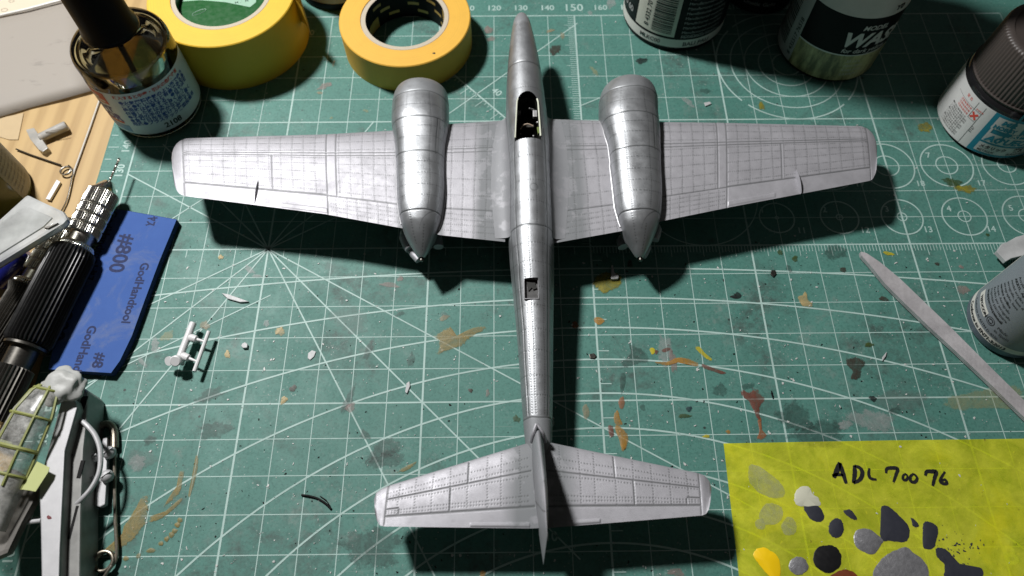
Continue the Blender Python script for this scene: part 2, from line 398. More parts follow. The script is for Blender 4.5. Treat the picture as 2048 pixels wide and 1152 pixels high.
for k in range(0, 21):
    if k % 2: m_ribbon(pr, [(15, 10 - k * .5), (15.33, 10 - k * .5)], .028, Z1 + .002)
def circle(cx, cy, r, wd=.034, a0=0, a1=360, n=48, z=Z1 + .003):
    m_ribbon(pr, [(cx + r * math.cos(R_(a0 + (a1 - a0) * i / n)), cy + r * math.sin(R_(a0 + (a1 - a0) * i / n))) for i in range(n + 1)], wd, z)
for r, top in ((109.45, 9.22), (51.0, 8.22), (30.69, 7.24), (20.28, 6.24), (15.15, 5.22), (12.07, 4.22), (10.1, 3.22), (8.7, 2.2), (7.7, 1.2)):
    cy = top - r; half = min(math.degrees(math.asin(min(1, 14.9 / r))), 80); circle(15, cy, r, .05, 90 - half, 90 + half, 90)
for a in (30, 45, 60, 120, 135, 150):                     # protractor star
    dx, dy = math.cos(R_(a)), math.sin(R_(a))
    for sgn, ln in ((1, 5.8), (-1, 17 if a not in (45, 135) else 13)):
        L = ln
        if sgn * dx < 0: L = min(L, 5 / abs(dx))
        m_ribbon(pr, [(5 + sgn * dx * L * i / 16, 10 + sgn * dy * L * i / 16) for i in range(17)], .042, Z1 + .004)
        
m_ribbon(pr, [(10.3, 15.2), (15.1, 19.6)], .036, Z1 + .004); m_ribbon(pr, [(14.9, 15.6), (16.9, 16.6)], .036, Z1 + .004)
m_ribbon(pr, [(10.4, 17.3), (12.6, 14.9)], .055, Z1 + .004)
for k in range(22):
    u = k / 21; px_, py_ = 10.4 + 2.2 * u, 17.3 - 2.4 * u; L = .42 if k % 5 == 2 else .14
    m_ribbon(pr, [(px_, py_), (px_ - .74 * L, py_ - .67 * L)], .022, Z1 + .004)
m_ribbon(pr, [(0, 5.35), (5.3, 8.4)], .036, Z1 + .004); m_ribbon(pr, [(1.2, 10.6), (3.1, 12.3)], .036, Z1 + .004)
for n_, x in ((1, 21), (2, 23), (3, 25), (4, 27), (5, 29)):
    circle(x, 11, n_ * .05, .035); circle(x, 11, .5 + n_ * .05, .045)
    m_text(pr, str(n_), .30, (x - .42, 11.30), 0, Z1 + .004, .006, center=True); m_text(pr, str(n_ + 10), .30, (x + .55, 10.42), 0, Z1 + .004, .006)
for n_, x in ((10, 21), (9, 23), (8, 25), (7, 27), (6, 29)):
    circle(x, 13, n_ * .05, .04); circle(x, 13, .5 + n_ * .05, .045)
    m_text(pr, str(n_), .30, (x - .50, 13.42), 0, Z1 + .004, .006, center=True); m_text(pr, str(n_ + 10), .30, (x + .78, 12.18), 0, Z1 + .004, .006)
circle(18.6, 11.9, 1.9, .035)
for r in (.5, 1, 1.5, 2): circle(22.5, 17.5, r, .042)
for a in range(0, 360, 45): circle(22.5, 17.5, 2.5, .05, a + 3, a + 42, 14)
for k in range(10, 28): m_text(pr, str(k * 10), .36 if k % 5 else .50, (k + .03, 20.42), 0, Z1, .008, center=True)
for k in range(1, 20): m_text(pr, str(k * 10), .36 if k % 5 else .48, (-.30, k + .05), R_(90), Z1, .008, center=True)
for k in range(1, 20):
    m_ribbon(pr, [(-.90, k), (-.55, k)], .03, Z1); m_ribbon(pr, [(-.90, k + .5), (-.68, k + .5)], .03, Z1)
for k in range(1, 10): m_text(pr, str(k * 10), .34, (13.50, k + .38), 0, Z1 + .004, .006, center=True) if k not in (9,) else None
m_text(pr, '90', .36, (5.22, 19.2), 0, Z1 + .004, .006, center=True); m_text(pr, '80', .36, (9.0, 18.3), 0, Z1 + .004, .006, center=True); m_text(pr, '40', .36, (12.1, 16.3), R_(-42), Z1 + .004, .006, center=True)
_b = at(2012, 1128, 0); m_text(pr, 'B', .62, (_b[0], _b[1]), 0, Z1 + .004, .02)
build('printed_grid', pr, M['print'], cutmat, smooth=0)

# ------------------------------------------------------------------ the model aircraft
def grid_mesh(name, X, mat, parent, keep=None, attrs=None, flip=False, extra=None, smooth=True):
    """X: (n, m, 3) world points -> one object; keep: (n-1, m-1) mask of faces"""
    n, m = X.shape[:2]; idx = np.arange(n * m).reshape(n, m)
    q = np.stack([idx[:-1, :-1], idx[1:, :-1], idx[1:, 1:], idx[:-1, 1:]], -1)
    q = q[keep] if keep is not None else q.reshape(-1, 4)
    if flip: q = q[:, ::-1]
    P = X.reshape(-1, 3); A = {k: v.reshape(-1) for k, v in (attrs or {}).items()}
    if extra is not None:
        X2, keep2, flip2 = extra; n2, m2 = X2.shape[:2]; i2 = np.arange(n2 * m2).reshape(n2, m2) + len(P)
        q2 = np.stack([i2[:-1, :-1], i2[1:, :-1], i2[1:, 1:], i2[:-1, 1:]], -1); q2 = q2[keep2] if keep2 is not None else q2.reshape(-1, 4)
        if flip2: q2 = q2[:, ::-1]
        P = np.concatenate([P, X2.reshape(-1, 3)]); q = np.concatenate([q, q2]); A = {k: np.concatenate([v, np.zeros(n2 * m2)]) for k, v in A.items()}
    used = np.unique(q); re = -np.ones(len(P), int); re[used] = np.arange(len(used)); P = P[used]; q = re[q]; A = {k: v[used] for k, v in A.items()}
    base = np.array(world_loc(parent)); P = P - base
    me = bpy.data.meshes.new(name); me.vertices.add(len(P)); me.vertices.foreach_set('co', P.astype(np.float32).ravel())
    me.loops.add(q.size); me.loops.foreach_set('vertex_index', q.astype(np.int32).ravel())
    me.polygons.add(len(q)); me.polygons.foreach_set('loop_start', np.arange(0, q.size, 4, dtype=np.int32))
    me.polygons.foreach_set('use_smooth', np.full(len(q), smooth)); me.update(calc_edges=True)
    for k, v in A.items():
        a = me.attributes.new(k, 'FLOAT', 'POINT'); a.data.foreach_set('value', v.astype(np.float32))
    return link_mesh(name, me, mat, parent, Vector((0, 0, 0)))
def normals(X):
    du = np.gradient(X, axis=0); dv = np.gradient(X, axis=1); N = np.cross(du, dv); L = np.linalg.norm(N, axis=2, keepdims=True); return N / np.maximum(L, 1e-9)
def crm(xs, ys, q):
    """smooth 1-D interpolation (monotone-ish cubic)"""
    xs = np.array(xs, float); ys = np.array(ys, float); d = np.diff(ys) / np.diff(xs); m = np.zeros(len(xs)); m[1:-1] = np.where(d[:-1] * d[1:] > 0, 2 * d[:-1] * d[1:] / (d[:-1] + d[1:] + 1e-12 * np.sign(d[:-1] + d[1:] + 1e-30)), 0); m[0], m[-1] = d[0], d[-1]
    i = np.clip(np.searchsorted(xs, q) - 1, 0, len(xs) - 2); h = xs[i + 1] - xs[i]; t = (q - xs[i]) / h
    return ys[i] * (2 * t ** 3 - 3 * t ** 2 + 1) + h * m[i] * (t ** 3 - 2 * t ** 2 + t) + ys[i + 1] * (-2 * t ** 3 + 3 * t ** 2) + h * m[i + 1] * (t ** 3 - t ** 2)
gs = lambda d, s: np.exp(-(d / s) ** 2)

def lift_surface(part, side, ctrl, zf, thick, ns, nt, lines, mov_name, mov, putty=None, tabs=(), tilt=.10):
    """ctrl: (s, leading-edge pixel, trailing-edge pixel); lines: ('span'|'rib', position, from, to, 'g'|'r')"""
    cs = [c[0] for c in ctrl]
    LEc = np.array([at(*c[1], zf(c[0]) - tilt) for c in ctrl]); TEc = np.array([at(*c[2], zf(c[0]) + tilt) for c in ctrl])
    s = np.linspace(0, 1, ns); s = np.where(s > .9, .9 + (1 - (1 - (s - .9) / .1) ** 1.6) * .1, s)
    LE = np.stack([np.interp(s, cs, LEc[:, k]) for k in range(3)], 1); TE = np.stack([np.interp(s, cs, TEc[:, k]) for k in range(3)], 1)
    t = np.linspace(0, 1, nt) ** 1.25
    chord = np.linalg.norm(TE - LE, axis=1); span = np.r_[0, np.cumsum(np.linalg.norm(np.diff((LE + TE) / 2, axis=0), axis=1))]
    prof = 5 * (.2969 * np.sqrt(t) - .126 * t - .3516 * t ** 2 + .2843 * t ** 3 - .1030 * t ** 4) + .012 * (t > .0)
    tipk = np.clip((1 - s) / .05, 0, 1) ** .55
    H = (thick[0] + (thick[1] - thick[0]) * s)[:, None] * chord[:, None] * prof[None, :] * tipk[:, None]
    B = LE[:, None, :] * (1 - t)[None, :, None] + TE[:, None, :] * t[None, :, None]
    X = B.copy(); X[..., 2] += 1.15 * H; Xb = B.copy(); Xb[..., 2] -= .85 * H
    S, T = np.meshgrid(s, t, indexing='ij'); SC = span[:, None] + 0 * T; TC = T * chord[:, None]
    g = np.zeros_like(S); rv = np.zeros_like(S)
    for kind, pos, a, b, typ in lines:
        if kind == 'span':
            d = (T - pos) * chord[:, None] + .010 * np.sin(SC * 2.7 + pos * 40) * (typ == 'r'); u = S; along = SC
        else:
            d = (S - pos) * span[-1] + .009 * np.sin(TC * 3.1 + pos * 90) * (typ == 'r'); u = T; along = TC
        inside = ((u >= a) & (u <= b)).astype(float)
        if typ == 'g': g = np.maximum(g, gs(d, .017) * inside)
        elif typ == 'G': g = np.maximum(g, gs(d, .026) * inside)
        else: rv = np.maximum(rv, gs(d, .019) * (.10 + .90 * (np.cos(along * 2 * np.pi / (.062 if thick[0] > .1 else .074)) > .1)) * inside)
    N = normals(X); N = N * np.sign(N[..., 2:3] + 1e-9)
    X = X + N * (-.013 * g - .0045 * rv)[..., None]
    for (t0, t1, s0, s1, hgt) in tabs:
        ins = np.clip((T - t0) / .012, 0, 1) * np.clip((t1 - T) / .012, 0, 1) * np.clip((S - s0) / .004, 0, 1) * np.clip((s1 - S) / .004, 0, 1); X[..., 2] += hgt * ins
    P = np.zeros_like(S) if putty is None else putty(S, T)
    at_ = {'groove': np.maximum(g, rv * .85), 'putty': P}
    fm = np.ones((ns - 1, nt - 1), bool); mv = (T[:-1, :-1] >= mov[2]) & (S[:-1, :-1] >= mov[0]) & (S[:-1, :-1] <= mov[1])
    st, sb = max(1, ns // 70), max(1, nt // 24)
    si = np.unique(np.r_[np.arange(0, ns, st), ns - 1]); ti = np.unique(np.r_[np.arange(0, nt, sb), nt - 1]); XB = Xb[np.ix_(si, ti)]
    flip = N is not None and (np.cross(X[1, 1] - X[0, 1], X[0, 2] - X[0, 1])[2] < 0)
    # tip cap joins top and bottom through the shared outline, so both sheets meet there
    SB, TB = np.meshgrid(s[si], t[ti], indexing='ij'); mvb = (TB[:-1, :-1] >= mov[2] - .02) & (SB[:-1, :-1] >= mov[0]) & (SB[:-1, :-1] <= mov[1])
    o = grid_mesh(part, X, M['silver'], plane, fm & ~mv, at_, flip, (XB, ~mvb, not flip))
    Xm = X.copy(); 
    a = grid_mesh(mov_name, Xm, M['silver'], plane, mv, at_, flip, (XB, mvb, not flip))
    return o, a, X, S, T

plane = thing('model_aircraft', 'silver painted twin-engined model aircraft with an open cockpit and no canopy, on the mat', 'model aircraft', at(1060, 560, 0))

NZ = 'g'
ribs_out = [('rib', .33 + .034 * k, .03, .79, 'r') for k in range(1, 6)] + [('rib', .535 + .0345 * k, .03, .775, 'r') for k in range(1, 13)]
wl = ribs_out + [('rib', .508, 0, .79, 'g'), ('rib', .536, 0, .79, 'g'), ('rib', .967, .0, 1, 'g')]
for t_ in (.06, .15, .25, .345, .42, .52, .63, .735):
    wl += [('span', t_, .537, .965, 'r'), ('span', t_, .34, .507, 'r')]
for t_ in (.06, .20, .27, .40, .55, .68): wl += [('span', t_, .03, .19, 'r')]
wl += [('span', .285, .02, .966, 'g'), ('span', .318, .02, .966, 'g'), ('span', .79, .02, .536, 'g'), ('span', .785, .536, .967, 'G'), ('rib', .536, .78, 1, 'g')]
wl += [('span', t_, .02, .53, 'r') for t_ in (.83, .87, .91, .955)] + [('rib', s_, .02, 1, 'r') for s_ in (.06, .095, .13, .165)] + [('rib', .36 + .03 * k, .80, 1, 'r') for k in range(6)]
wl += [('rib', .70, .318, .785, 'g'), ('span', .94, .70, .535, 'g')]
def wing_putty(S, T): return np.clip((.105 - S) / .03, 0, 1) + .8 * gs(S - .325, .012) + .7 * gs(S - .195, .01) + .5 * np.clip((.055 - T) / .03, 0, 1) * (S < .5)
zL = lambda s: 1.38 + .22 * s
zR = lambda s: 1.38 + .06 * s
wingL = [(0, (1018, 242), (1010, 484)), (.19, (890, 250), (885, 471)), (.335, (792, 262), (795, 455)), (.55, (645, 270), (648, 428)), (.958, (374, 277), (376, 393)), (.968, (366, 279), (369, 392)), (.977, (359, 282.5), (363, 390)), (.985, (353, 288), (357.5, 386.5)), (.992, (347.5, 296), (353, 380)), (.997, (344.5, 305), (349, 370)), (1, (343, 316), (346, 352))]
wingR = [(0, (1098, 240), (1106, 487)), (.17, (1209, 243), (1240, 463)), (.33, (1314, 245), (1321, 443)), (.55, (1458, 247), (1463, 414)), (.958, (1722, 253), (1738, 362)), (.968, (1730, 255.5), (1743, 360)), (.977, (1737, 259.5), (1746, 357)), (.985, (1743, 265), (1748.5, 352)), (.992, (1748.5, 273), (1751, 346)), (.997, (1752, 283), (1753, 337)), (1, (1754, 296), (1754, 326))]
_, _, XL, SL, TL = lift_surface('wing', -1, wingL, zL, (.115, .095), 470, 210, wl, 'aileron', (.537, .967, .785), wing_putty, [(.93, .99, .537, .68, .012)])
_, _, XR, SR, TR = lift_surface('wing', 1, wingR, zR, (.115, .095), 470, 210, wl, 'aileron', (.537, .967, .785), wing_putty, [(.93, .99, .537, .68, .012)])

tl = [('rib', .93, 0, 1, 'g'), ('rib', .44, .02, .36, 'g'), ('rib', .545, .36, .765, 'g'), ('span', .36, .05, .93, 'g'), ('span', .765, .03, .93, 'G'), ('rib', .85, .62, .76, 'g'), ('span', .60, .85, .93, 'g')]
tl += [('rib', s_, .03, .76, 'r') for s_ in (.12, .235, .32, .44, .55, .655, .76, .86)] + [('span', t_, .06, .93, 'r') for t_ in (.20, .305, .415, .645, .70)]
def tail_putty(S, T): return np.clip((.24 - S) / .10, 0, 1)
zT = lambda s: 1.30 + .06 * s
tailL = [(0, (1078, 880), (1080, 1056)), (.05, (1062, 884), (1064, 1057)), (.93, (778, 971), (768, 1053)), (.965, (764, 977), (760, 1051)), (.988, (752, 986), (754, 1042)), (1, (748, 999), (750, 1026))]
tailR = [(0, (1080, 880), (1084, 1057)), (.04, (1090, 883), (1098, 1056)), (.93, (1396, 946), (1404, 1031)), (.965, (1409, 951), (1412, 1028)), (.988, (1419, 962), (1418, 1018)), (1, (1423, 976), (1421, 1003))]
lift_surface('tailplane', -1, tailL, zT, (.095, .085), 300, 150, tl, 'elevator', (.06, .93, .765), tail_putty, [(.935, .99, .06, .42, .02)])
lift_surface('tailplane', 1, tailR, zT, (.095, .085), 300, 150, tl, 'elevator', (.06, .93, .765), tail_putty, [(.935, .99, .06, .34, .02)])

def loft(rows, za_f, hu_f, hd_f, nrow, nth, power=1.0, expo=2.15):
    """rows: (photo row, left edge, right edge) at axis height; returns (n, m, 3) and the angle grid"""
    py = np.array([r[0] for r in rows], float); P = []
    for (y, a, b) in rows:
        z = za_f(y); A = at(a, y, z); B = at(b, y, z); P.append(((A[0] + B[0]) / 2, (B[0] - A[0]) / 2, (A[1] + B[1]) / 2))
    P = np.array(P); q = py[0] + (py[-1] - py[0]) * np.linspace(0, 1, nrow) ** power
    cx, wd, yy = (crm(py, P[:, k], q) for k in range(3))
    th = np.linspace(-math.pi, math.pi, nth); th = th - .45 * np.sin(th)              # finer over the top
    za = np.array([za_f(y) for y in q]); hu = np.array([hu_f(y) for y in q]) * wd; hd = np.array([hd_f(y) for y in q]) * wd
    hd = np.minimum(hd, za - .01)
    E_ = (2 / np.array([expo(y) if callable(expo) else expo for y in q]))[:, None]; sx = np.sign(np.sin(th))[None] * np.abs(np.sin(th))[None] ** E_; cz = np.sign(np.cos(th))[None] * np.abs(np.cos(th))[None] ** E_
    X = np.zeros((nrow, nth, 3)); X[..., 0] = cx[:, None] + wd[:, None] * sx; X[..., 1] = yy[:, None]
    X[..., 2] = za[:, None] + np.where(cz > 0, hu[:, None] * cz, hd[:, None] * cz)
    Q, TH_ = np.meshgrid(q, th, indexing='ij'); return X, Q, TH_, wd
def body_lines(X, Q, TH_, wd, rings, longs):
    Y = X[..., 1]; g = np.zeros(Q.shape); rv = np.zeros(Q.shape); A = np.degrees(TH_); arc = np.radians(A) * wd[:, None]
    qs = Q[:, 0]; ys = Y[:, 0]
    for y0, a, b, typ in rings:
        d = Y - np.interp(y0, qs, ys) + .008 * np.sin(TH_ * 5 + y0); ins = ((A >= a) & (A <= b))
        if typ == 'g': g = np.maximum(g, gs(d, .018) * ins)
        else: rv = np.maximum(rv, gs(d, .016) * (.12 + .88 * (np.cos(arc * 2 * np.pi / .07) > .1)) * ins)
    for a0, y0, y1, typ in longs:
        d = (A - a0) * np.pi / 180 * wd[:, None] + .008 * np.sin(Y * 3 + a0); ins = (Q >= y0) & (Q <= y1)
        if typ == 'g': g = np.maximum(g, gs(d, .017) * ins)
        else: rv = np.maximum(rv, gs(d, .016) * (.12 + .88 * (np.cos(Y * 2 * np.pi / .068) > .1)) * ins)
    N = normals(X); C = X.mean(1, keepdims=True); N = N * np.sign(((X - C) * N).sum(2, keepdims=True) + 1e-9)
    return X + N * (-.013 * g - .0045 * rv)[..., None], np.maximum(g, rv * .8)

FUS = [(27.5, 1041, 1046), (30, 1036, 1050), (36, 1031.5, 1055), (46, 1027, 1060), (60, 1024, 1064), (93, 1019.5, 1072), (149, 1014.5, 1082.5), (204, 1012, 1090), (260, 1012, 1097), (320, 1013, 1103), (420, 1015, 1107), (500, 1018, 1108), (560, 1023, 1108), (640, 1031, 1107), (740, 1039, 1106), (840, 1046, 1105), (900, 1052, 1104), (960, 1060, 1103), (1010, 1070, 1100)]
za_f = lambda y: float(np.interp(y, [27, 240, 420, 600, 840, 1010], [1.92, 1.60, 1.40, 1.16, 1.05, 1.10]))
hu_f = lambda y: float(np.interp(y, [27, 150, 300, 500, 700, 900, 1010], [1.0, 1.12, 1.30, 1.22, 1.10, .95, .6]))
hd_f = lambda y: float(np.interp(y, [27, 200, 500, 800, 1010], [1.1, 1.7, 1.8, 1.5, .8]))
X, Q, TH_, wd = loft(FUS, za_f, hu_f, hd_f, 760, 150, 1.0)
rings = [(y, -115, 115, 'g') for y in (150, 478, 843)] + [(y, -100, 100, 'r') for y in (205, 312, 345, 392, 432, 512, 547, 594, 628, 674, 714, 762, 800)]
longs = [(-40, 285, 838, 'g'), (40, 285, 838, 'g'), (-22, 478, 838, 'r'), (-7, 478, 838, 'r'), (26, 478, 838, 'r'), (-62, 478, 700, 'g'), (62, 478, 838, 'r'), (12, 300, 478, 'r'), (-75, 60, 478, 'r'), (75, 60, 478, 'r')]
X, g = body_lines(X, Q, TH_, wd, rings, longs)
X_FUS = X.copy()
# round hatches and the open cockpit / gun-ring hole, both cut through the skin
def skin_xy(px, py, z): return at(px, py, z)
cp_f, cp_r = at(1055, 186, 2.30), at(1056, 277, 2.36); ck_w0, ck_w1 = .31, .385
def inside_cockpit(x, y):
    u = (cp_f[1] - y) / (cp_f[1] - cp_r[1]); cx = cp_f[0] + (cp_r[0] - cp_f[0]) * u; hw = ck_w0 + (ck_w1 - ck_w0) * u
    r = np.clip(u / .22, 0, 1); hw = hw * np.sqrt(np.clip(1 - (1 - r) ** 2, 0, 1)); return (u > 0) & (u < 1) & (np.abs(x - cx) < hw)
h0, h1 = at(1048.5, 547, 2.1), at(1078.5, 587, 2.1)
Xc = (X[:-1, :-1] + X[1:, 1:]) / 2; top = Xc[..., 2] > 1.7
hole = top & inside_cockpit(Xc[..., 0], Xc[..., 1]); hatch = top & (Xc[..., 0] > h0[0]) & (Xc[..., 0] < h1[0]) & (Xc[..., 1] < h0[1]) & (Xc[..., 1] > h1[1])
cx_, cy_ = X[..., 0], X[..., 1]
for (hx, hy, r) in ((1043, 308, .10), (1068, 372, .11), (1051, 394, .075)):
    p = at(hx, hy, 2.3); d = np.abs(np.hypot(cx_ - p[0], cy_ - p[1]) - r) + 9 * (X[..., 2] < 1.6); g = np.maximum(g, .8 * gs(d, .014))
Yw = np.interp(500, Q[:, 0], X[:, 0, 1])
put = (np.clip((np.abs(np.degrees(TH_)) - 58) / 14, 0, 1) * (Q > 235) * (Q < 490) + np.clip((Q - 838) / 6, 0, 1) * .9 + .7 * np.clip((60 - Q) / 8, 0, 1))
put = np.clip(put, 0, 1)
grid_mesh('fuselage', X, M['silver_body'], plane, ~(hole | hatch), {'groove': g, 'putty': put}, flip=False)

# cockpit interior
tub = simple('interior_black', (.010, .011, .009), .6, var=.4); igreen = simple('interior_green', (.16, .22, .05), .6, var=.25); bone = simple('cream_rim', (.62, .64, .52), .5)
def tub_ring(z, k):
    P = []
    for u in np.linspace(.0, 1, 16):
        r = min(u / .22, 1); hw = (ck_w0 + (ck_w1 - ck_w0) * u) * math.sqrt(max(1 - (1 - r) ** 2, 0.0)) * k; P.append((u, hw))
    L = [(cp_f[0] + (cp_r[0] - cp_f[0]) * u - hw, cp_f[1] + (cp_r[1] - cp_f[1]) * u) for u, hw in P]; Rr = [(cp_f[0] + (cp_r[0] - cp_f[0]) * u + hw, cp_f[1] + (cp_r[1] - cp_f[1]) * u) for u, hw in P][::-1]
    return [(x, y, z) for x, y in L + Rr[:-1]]
mb = MB(); a = tub_ring(2.12, 1.0); b = tub_ring(1.15, .97); n = len(a)
mb.add(a + b, [(i, i + n, (i + 1) % n + n, (i + 1) % n) for i in range(n)] + [tuple(range(n, 2 * n))])
ckp = build('cockpit_tub', mb, tub, plane, smooth=0)
rim = tub_ring(0, 1.0); 
def skin_z(x, y):
    d = (X[..., 0] - x) ** 2 + (X[..., 1] - y) ** 2 + 9 * (X[..., 2] < 1.6); i = np.unravel_index(np.argmin(d), d.shape); return X[i][2]
rp = [(x, y, skin_z(x, y)) for x, y, _ in rim]
mb = MB(); k1 = [i for i in range(len(rp)) if .12 < (cp_f[1] - rp[i][1]) / (cp_f[1] - cp_r[1]) < .999 and rp[i][0] < cp_f[0]]; k2 = [i for i in range(len(rp)) if .12 < (cp_f[1] - rp[i][1]) / (cp_f[1] - cp_r[1]) < .999 and rp[i][0] > cp_f[0]]
m_tube(mb, [rp[i] for i in k1], .024, 8); m_tube(mb, [rp[i] for i in k2], .028, 8); build('cockpit_sill', mb, bone, plane)
mb = MB()
for u_ in np.linspace(0, 1, 2): pass
mb = MB(); m_box(mb, at(1055, 213, 1.75), .50, .05, .30); build('instrument_panel', mb, tub, ckp, smooth=0)
mb = MB(); m_box(mb, at(1056, 262, 1.55), .36, .10, .5); m_box(mb, at(1056, 255, 1.35), .36, .34, .08); build('seat', mb, simple('seat_dark', (.03, .026, .02), .6), ckp, smooth=0, bevel=.02)
mb = MB(); m_tube(mb, smooth_path([at(1041, 259, 1.9), at(1046, 251, 1.93), at(1056, 248, 1.95), at(1066, 252, 1.92)], 5), .022, 8); build('seat_strap', mb, simple('strap_tan', (.42, .33, .25), .7), ckp)
sv = simple('instrument_silver', (.5, .5, .5), .4, .6); mb = MB(); m_box(mb, at(1070, 229, 1.85), .13, .26, .12); build('side_console', mb, sv, ckp, smooth=0, bevel=.015)
mb = MB(); m_box(mb, at(1037, 226, 1.80), .15, .12, .1); m_box(mb, at(1034, 231, 1.80), .07, .07, .14); build('throttle_box', mb, sv, ckp, smooth=0, bevel=.01)
mb = MB(); m_sphere(mb, at(1059, 217, 1.88), .035); m_tube(mb, [at(1060, 217, 1.88), at(1068, 219, 1.85)], .014, 6); build('gunsight', mb, sv, ckp)
for q, sz in (((1077, 262, 1.9), (.07, .24, .1)), ((1032, 206, 1.9), (.06, .12, .1))): mb = MB(); m_box(mb, at(*q), *sz, .1); build('side_wall_fitting', mb, igreen, ckp, smooth=0, bevel=.01)
for q, r_ in (((1067, 272, 1.9), .03), ((1041, 268, 1.9), .025), ((1075, 245, 1.88), .04)): mb = MB(); m_sphere(mb, at(*q), r_); build('cockpit_knob', mb, sv, ckp)
# rear hatch recess with a smoky glazed floor
mb = MB(); ex = .004; zt, zb = skin_z((h0[0] + h1[0]) / 2, (h0[1] + h1[1]) / 2) - .045, 1.75
c0 = [(h0[0] - ex, h1[1] - ex), (h1[0] + ex, h1[1] - ex), (h1[0] + ex, h0[1] + ex), (h0[0] - ex, h0[1] + ex)]
mb.add([(x, y, zt) for x, y in c0] + [(x, y, zt - .09) for x, y in c0], [(4, 5, 6, 7), (0, 4, 7, 3), (1, 2, 6, 5), (0, 1, 5, 4), (3, 7, 6, 2)])
hb = build('hatch_well', mb, simple('hatch_grey', (.10, .10, .10), .3, var=.5, scale=9), plane, smooth=0)
mb = MB(); m_prism(mb, [at(1052, 556, zt)[:2], at(1066, 551, zt)[:2], at(1071, 566, zt)[:2], at(1057, 580, zt)[:2]], zt - .085, zt - .05); m_box(mb, at(1068, 574, zt - .06), .12, .14, .03, .4); build('hatch_mechanism', mb, tub, hb, smooth=0)
mb = MB(); zz = zt + .012
for a_, b_ in (((h0[0], h0[1]), (h0[0], h1[1])), ((h1[0], h0[1]), (h1[0], h1[1])), ((h0[0], h0[1]), (h1[0], h0[1])), ((h0[0], h1[1]), (h1[0], h1[1]))):
    m_tube(mb, [(a_[0], a_[1], zz), ((a_[0] + b_[0]) / 2, (a_[1] + b_[1]) / 2, zz + (.012 if a_[1] == b_[1] else 0)), (b_[0], b_[1], zz)], .016, 6)
build('hatch_frame', mb, M['silver_dark'], plane)

# nacelles
def nacelle(rows, ring_y, tail_y, zax):
    r0, r1 = rows[0][0], rows[-1][0]
    za = lambda y: float(crm([r0, 255, 330, 410, 450, 485, r1], [zax[0], zax[0] + .22, zax[0] + .32, zax[0] + .34, zax[0] + .28, zax[0] + .10, zax[1]], np.array([y]))[0])
    hu = lambda y: float(crm([r0, 240, 300, 430, r1], [1.0, .92, .84, .82, .95], np.array([y]))[0]); hd = lambda y: float(np.interp(y, [r0, 300, 430, r1], [1.0, 1.75, 1.6, .9]))
    ex = lambda y: float(np.interp(y, [r0, 225, 270, 400, 470, r1], [2.05, 2.15, 2.5, 2.5, 2.2, 2.1]))
    X, Q, TH_, wd = loft(rows, za, hu, hd, 420, 130, 1.0, ex)
    y0, y1 = rows[0][0], rows[-1][0]
    rg = [(ring_y, -150, 150, 'g'), (ring_y + 46, -120, 120, 'g'), (tail_y, -110, 110, 'g'), (ring_y + 108, -100, 100, 'g')] + [(y, -100, 100, 'r') for y in (ring_y + 24, ring_y + 62, ring_y + 80, ring_y + 128, ring_y + 150, ring_y + 172, ring_y + 192)]
    lg = [(a, ring_y, tail_y, 'r') for a in (-52, -20, 22, 55)] + [(-78, ring_y + 60, tail_y, 'r'), (80, ring_y + 60, tail_y, 'r'), (38, ring_y + 46, ring_y + 112, 'g'), (-24, tail_y, y1 - 20, 'r'), (14, tail_y + 25, y1 - 8, 'r')]
    X, g = body_lines(X, Q, TH_, wd, rg, lg)
    A = np.degrees(TH_); curve = np.abs((Q - tail_y) - 40 * (1 - np.sqrt(np.clip(1 - ((A - 50) / 50) ** 2, 0, 1)))) / 66 + 9 * ((A < 0) | (A > 50) | (Q < tail_y)); g = np.maximum(g, gs(curve, .016))
    put = np.clip((ring_y + 4 - Q) / 4, 0, 1) * .35 + .6 * gs(np.abs(A) - 95, 14) * (Q > ring_y + 40); put = put + .8 * gs((A - 60) / 14, 1) * gs((Q - ring_y - 25) / 22, 1)
    at_ = {'groove': g, 'putty': np.clip(put, 0, 1)}; Qc = Q[:-1, :-1]
    nac = thing_part = grid_mesh('nacelle', X, M['silver_body'], plane, (Qc >= ring_y) & (Qc < tail_y), at_, flip=False)
    grid_mesh('cowling', X, M['silver_body'], plane, Qc < ring_y, at_, flip=False); grid_mesh('tail_cone', X, M['silver_body'], plane, Qc >= tail_y, at_, flip=False)
    # intake lip and dark mouth at the far end, which a step aside would show
    f0 = X[0]; c = f0.mean(0); mb = MB(); inner = [tuple(c + (p - c) * .80 + np.array([0, -.10, 0])) for p in f0[:-1:4]]; outer = [tuple(p) for p in f0[:-1:4]]; n = len(outer)
    mb.add(outer + inner, [(i, (i + 1) % n, n + (i + 1) % n, n + i) for i in range(n)]); build('intake_lip', mb, M['silver_dark'], plane)
    mb = MB(); mb.add([(x, y - .02, z) for x, y, z in inner], [tuple(range(n))]); build('intake_mouth', mb, M['matte_black'], plane, smooth=0)
    # glue seam where the wing meets the nacelle
    return X, Q
NL = [(186, 803, 885), (188, 797, 890), (193, 791, 895), (203, 787, 897), (216, 785, 898), (248, 784, 898), (275, 788, 896), (300, 791, 892), (340, 793, 890), (380, 794, 890), (420, 797, 886), (450, 803, 880), (475, 812, 871), (498, 825, 860), (512, 834, 852), (516, 838, 848)]
NR = [(180, 1215, 1296), (182, 1209, 1302), (187, 1204, 1308), (196, 1200, 1312), (209, 1198, 1315), (242, 1199, 1316), (270, 1207, 1319), (300, 1215, 1320), (340, 1220, 1321), (380, 1225, 1323), (420, 1231, 1322), (450, 1239, 1317), (475, 1249, 1308), (498, 1262, 1297), (512, 1270, 1289), (516, 1274, 1285)]
XnL, QnL = nacelle(NL, 217, 437, (1.26, 1.16)); XnR, QnR = nacelle(NR, 210, 437, (1.22, 1.12))
